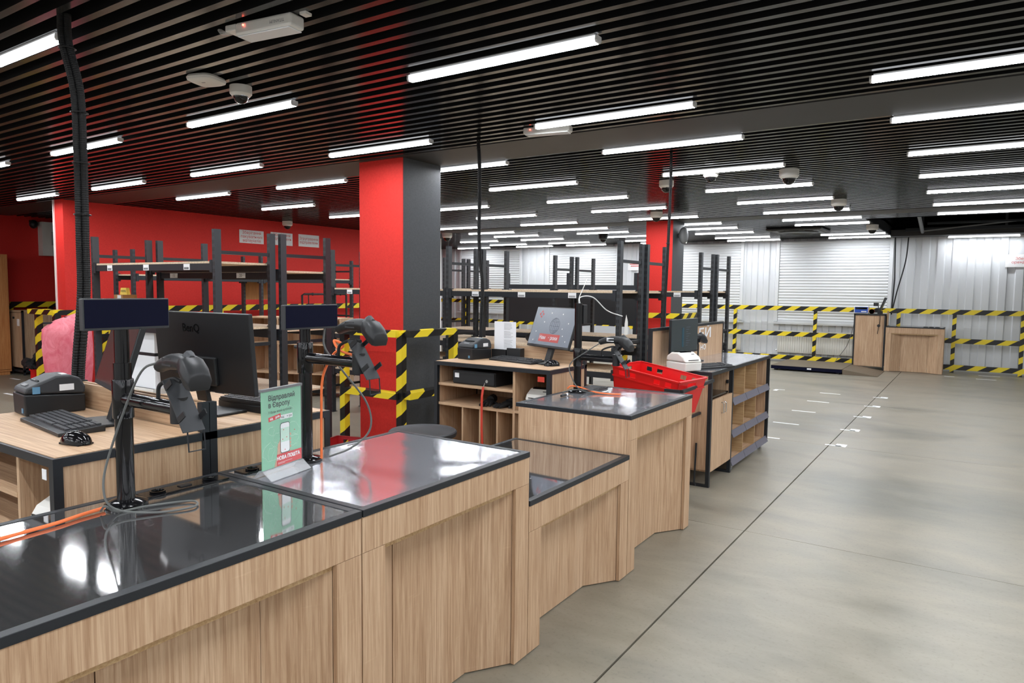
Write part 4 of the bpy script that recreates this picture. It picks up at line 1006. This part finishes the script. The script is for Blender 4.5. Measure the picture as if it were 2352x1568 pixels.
sg = thing('wall_sign', 'small white sign with red lines near the far pillar', 'sign', (q.x, Y1 - .012, q.z)); kidbox('plate', 'sign_white', sg, -.25, .25, -.008, 0, -.12, .1); m = MB().box(-.2, .2, -.0088, -.008, .03, .05).box(-.17, .18, -.0088, -.008, -.02, 0).build('red_lines', 'ink_red', sg)

# ================================================================== CEILING FITTINGS
def dome(label, p, s=1.0, mat_='white_plastic'):
    t = thing('dome_camera', label, 'camera', (p[0], p[1], ZC))
    MB().lathe([(.062 * s, -.001), (.062 * s, -.045 * s), (.05 * s, -.058 * s), (.045 * s, -.06 * s)], n=24).build('housing', mat_, t, smooth=True)
    MB().sphere((0, 0, -.058 * s), .043 * s, .043 * s, .043 * s, 18, 8, -1, 0).build('dome', 'glass_dark', t, smooth=True)
    MB().tube([(.045 * s * math.cos(a * PI / 10), .045 * s * math.sin(a * PI / 10), -.06 * s) for a in range(21)], .003 * s, 6).build('ring', 'chrome', t)
    return t
def cpx(x, y): q = atZ(x, y, ZC); return (q.x, q.y)
dome('white dome camera next to the flat access point', cpx(553, 198), 1.05)
for k, (x, y, l, s_) in enumerate(((1633, 391, 'white dome camera hanging below a tube light near the packing station', 1.2), (1813, 389, 'white dome camera over the queue floor marks', 1.5), (1531, 415, 'white dome camera beside the cable drop to the packing station', 1.3), (1927, 458, 'white dome camera over the aisle toward the platform scale', 1.5), (1508, 487, 'white dome camera above the far racks near the far pillar', 1.5), (2004, 516, 'white dome camera by the open ceiling bay', 1.6), (1027, 535, 'white dome camera beyond the grey side of the near pillar', 1.8), (660, 508, 'small white dome camera on the ceiling above the red wall signs', 1.5), (1393, 541, 'dark dome camera above the black display board', 1.6))):
    q_ = cpx(x, y); dome(l, (q_[0], q_[1] - (.16 if k == 8 else 0)), s_, 'white_plastic' if k < 8 else 'black_plastic')
q = cpx(474, 178); ap = thing('access_point', 'flat white wireless access point on the slat ceiling', 'access point', (q[0], q[1], ZC), .3)
MB().rings([[(w_ * math.copysign(abs(math.cos(a)) ** .5, math.cos(a)), w_ * math.copysign(abs(math.sin(a)) ** .5, math.sin(a)), z_) for a in [2 * PI * i / 40 for i in range(40)]] for w_, z_ in ((.085, 0), (.092, -.012), (.088, -.026), (.075, -.033), (.05, -.036))]).build('body', 'white_plastic', ap, smooth=True); kidbox('logo', 'mid_grey', ap, -.012, .012, -.03, -.02, -.0366, -.035)
def emergency(label, pa, pb_, drop=.05):
    a, b = cpx(*pa), cpx(*pb_); L = math.hypot(b[0] - a[0], b[1] - a[1]); an = math.atan2(b[1] - a[1], b[0] - a[0])
    t = thing('emergency_light', label, 'emergency light', ((a[0] + b[0]) / 2, (a[1] + b[1]) / 2, ZC), an)
    MB().box(-L / 2, L / 2, -.045, .045, -drop, 0).build('case', 'white_plastic', t, bevel=.012, seg=3); kidbox('diffuser', 'fixture_white', t, -L / 2 + .015, L / 2 - .015, -.042, .042, -drop - .006, -drop, bevel=.004)
    MB().sphere((-L / 2 + .06, -.051, -.02), .005, .004, .005, 8, 6).build('red_led', 'led_red', t)
    return t
em = emergency('white emergency light box with clear tape on the slat ceiling', (556, 60), (684, 33), .06)
text('TITANUM', .02, 'mid_grey', em, (.09, -.0458, -.03), (PI / 2, PI, 0), 'lettering', 'CENTER')
MB().tube([(-.20, 0, -.005), (-.26, 0, -.02), (-.30, 0, -.015), (-.31, 0, -.002)], .02, 10, None, .5).build('clear_tape', 'acrylic', em)
MB().box(-.24, -.17, -.04, .04, -.03, .0).build('bracket', 'white_plastic', em, bevel=.006); kidbox('bracket', 'white_plastic', em, .2, .235, -.02, .02, -.012, 0)
emergency('white emergency light box by the tube light near the beam', (1206, 296), (1312, 287), .05)
ac = thing('ceiling_air_unit', 'dark square air unit in the slat ceiling near the far wall', 'air unit', (-2.95, 14.4, ZC)); kidbox('panel', 'beam_black', ac, -.5, .5, -.5, .5, -.05, .0, bevel=.03)
MB().lathe([(.38, -.05), (.36, -.075), (.30, -.08), (.26, -.06)], n=32).build('grille_ring', 'black_plastic', ac, smooth=True)
for k in range(4): kidbox('louvre', 'black_plastic', ac, -.4 + k * .24, -.3 + k * .24, -.45, .45, -.056, -.05)
spk = thing('wall_speaker', 'grey speaker mounted on the far pillar', 'speaker', (-4.43, 11.9, 2.45)); MB().sphere((.09, 0, .12), .08, .10, .15, 14, 8).build('cabinet', 'mid_grey', spk, smooth=True); kidbox('bracket', 'dark_plastic', spk, 0, .06, -.03, .03, .08, .16)
# cable drops from the ceiling
def hose(label, path, r, ties=(), n=3):
    """a bundle of ribbed conduits following the path from the ceiling to the floor"""
    path = [Vector(p) for p in path]; path[0].z = ZC + .02
    o_ = Vector((path[0].x, path[0].y, 0)); t = thing('cable_drop', label, 'cable bundle', o_)
    c0 = [p - o_ for p in curve(path, 8)]; L = len(c0) - 1
    for k in range(n):
        a = 2 * PI * k / n + .4; off = Vector((math.cos(a), math.sin(a), 0)) * r * .62; P_ = []; rad = []
        for i in range(L):
            for f in range(6):
                P_.append(c0[i].lerp(c0[i + 1], f / 6) + off); rad.append(r * .62 * (1.0 if f % 2 else .86))
        MB().tube(P_, r, 8, rad).build('conduit', 'black_rubber', t)
    for u in ties:
        c_ = c0[int(u * L)]
        MB().tube([(c_.x + r * 1.32 * math.cos(a * PI / 8), c_.y + r * 1.32 * math.sin(a * PI / 8), c_.z) for a in range(17)], .003, 6).build('cable_tie', 'black_plastic', t)
    return t
hose('thick black corrugated hose bundle dropping to the near cash desk', [atY(*p, 1.6) for p in ((148, 38), (152, 100), (178, 210), (185, 340), (188, 430), (191, 560), (193, 680))] + [Vector((-3.55, 1.6, 1.21)), Vector((-3.57, 1.6, 1.0)), Vector((-3.57, 1.6, .6)), Vector((-3.57, 1.6, .0))], .026, ties=(.12, .24, .34, .46))
hose('thin black cable drop to the desk with the lit monitor', [atY(*p, 4.76) for p in ((1098, 318), (1101, 380), (1101, 460), (1100, 540), (1103, 600), (1108, 660), (1104, 760))] + [Vector((-3.54, 4.76, .0))], .014, ties=(.06, .3, .5))
hose('thin black cable drop beside the packing station board', [atY(*p, 6.02) for p in ((1541, 362), (1540, 420), (1536, 520), (1531, 620), (1526, 700), (1522, 760))] + [Vector((-2.43, 6.02, .0))], .013, ties=(.2, .4))
wcb = thing('cable_drop', 'two black cables hanging down to the far oak cabinet', 'cable bundle', (-1.4, 16.9, 0))
a1, a2, a3 = atY(2057, 545, 16.95), atY(2087, 545, 16.95), atY(2047, 722, 16.95); o_ = Vector((-1.4, 16.9, 0))
MB().tube([a1 - o_, atY(2055, 640, 16.95) - o_, a3 - o_], .014, 6).build('cable', 'black_rubber', wcb); MB().tube(curve([a2 - o_, atY(2080, 600, 16.95) - o_, atY(2060, 670, 16.95) - o_, a3 - o_]), .014, 6).build('cable', 'black_rubber', wcb)

# ================================================================== FAR CORNER: cabinet, indicator, platform scale
fc = thing('cabinet', 'tall oak cabinet with dark frame beside the far counter', 'cabinet', (-2.14, 16.2, 0))
kidbox('body', 'oak', fc, .02, .57, .02, .48, .07, 1.14); kidbox('door', 'oak', fc, .035, .54, .0, .02, .08, 1.12)
for xx in (0, .57):
    for yy in (.0, .48): kidbox('leg', 'frame_metal', fc, xx, xx + .025, yy, yy + .025, 0, 1.17)
kidbox('top', 'black_plastic', fc, 0, .595, 0, .505, 1.14, 1.17); MB().lathe([(.03, -.006), (.03, .004)], (.47, 0, .93), 14, axis=1).build('cable_hole', 'black_plastic', fc)
MB().tube(curve([(.48, -.004, 1.17), (.49, -.012, 1.1), (.48, -.012, .95)]), .006, 6).build('cord', 'black_rubber', fc); MB().tube([(.47, -.01, .92), (.46, -.015, .82), (.455, -.015, .76)], .006, 6).build('cord', 'black_rubber', fc)
kidbox('side_wing', 'oak', fc, .595, .604, .2, .5, .9, 1.23)
si = thing('scale_indicator', 'white scale indicator with a blue front on the far cabinet', 'scale indicator', (-2.02, 16.35, 1.17)); kidbox('case', 'white_plastic', si, -.14, .14, -.06, .06, 0, .16, bevel=.015); kidbox('blue_front', 'blue_panel', si, -.125, .125, -.063, -.06, .02, .14); kidbox('readout', 'glass_dark', si, -.11, .11, -.065, -.063, .09, .13); kidbox('keys', 'label_white', si, .0, .10, -.065, -.063, .035, .055)
fm = thing('folded_screen', 'thin black screen tilted on the far cabinet', 'screen', (-1.66, 16.4, 1.17)); MB().obox(Matrix.Translation((.03, 0, .20)) @ Matrix.Rotation(.35, 4, 'Y'), .03, .24, .30).build('panel', 'black_plastic', fm); kidbox('foot', 'black_plastic', fm, -.06, .03, -.05, .05, 0, .06); kidbox('webcam', 'black_plastic', fm, -.14, -.05, -.05, .04, .16, .23); kidbox('webcam_stem', 'black_plastic', fm, -.06, -.045, -.01, .01, .05, .17)
tp = thing('tape_roll', 'roll of red tape on the far cabinet', 'tape', (-1.82, 16.3, 1.17)); MB().lathe([(.05, -.02), (.05, .02), (.035, .02), (.035, -.02), (.05, -.02)], (0, 0, .05), 20, axis=1).build('roll', 'red_plastic', tp); MB().lathe([(.034, -.019), (.034, .019), (.03, .019), (.03, -.019)], (0, 0, .05), 20, axis=1).build('core', 'cardboard', tp)
for k in range(3): MB().lathe([(.045, 0), (.045, .008), (.02, .012)], (-.1, .70 + k * .1, .929), 16).build('cable_grommet', 'black_plastic', fcnt)
sc_ = thing('platform_scale', 'steel floor platform scale beside the far cabinet', 'floor scale', (-2.80, 15.85, 0)); 
kidbox('deck', 'scale_plate', sc_, -.68, .66, -.95, .55, .07, .10); kidbox('skirt', 'screen_off', sc_, -.68, .66, -.955, -.95, .03, .095)
for a in (-.6, .58):
    for b in (-.85, .45): MB().lathe([(.04, 0), (.04, .03), (.02, .07)], (a, b, 0), 14).build('foot', 'black_plastic', sc_)
kidbox('name_plate', 'label_white', sc_, .02, .1, -.958, -.955, .05, .08); kidbox('frame', 'frame_metal', sc_, -.67, .65, -.94, .54, .035, .07)
rm = thing('scale_ramp', 'ribbed steel ramp leading onto the platform scale', 'ramp', (-2.13, 14.9, 0)); MB().prism([(0, 0), (.62, 0), (.62, .008), (0, .10)], 1, 0, 1.2).build('wedge', 'scale_plate', rm); m = MB()
for k in range(16): m.obox(Matrix.Translation((.03 + k * .037, .6, .098 - .148 * (.03 + k * .037))) @ Matrix.Rotation(.147, 4, 'Y'), .01, 1.18, .006)
m = m.build('ribs', 'scale_plate', rm); m['kind'] = 'stuff'
cable('thin grey cord from the far cabinet to the platform scale', [(-2.15, 16.5, 1.1), (-2.2, 16.5, .8), (-2.3, 16.5, .45), (-2.45, 16.45, .2), (-2.5, 16.42, .1)], .006, 'grey_cable')
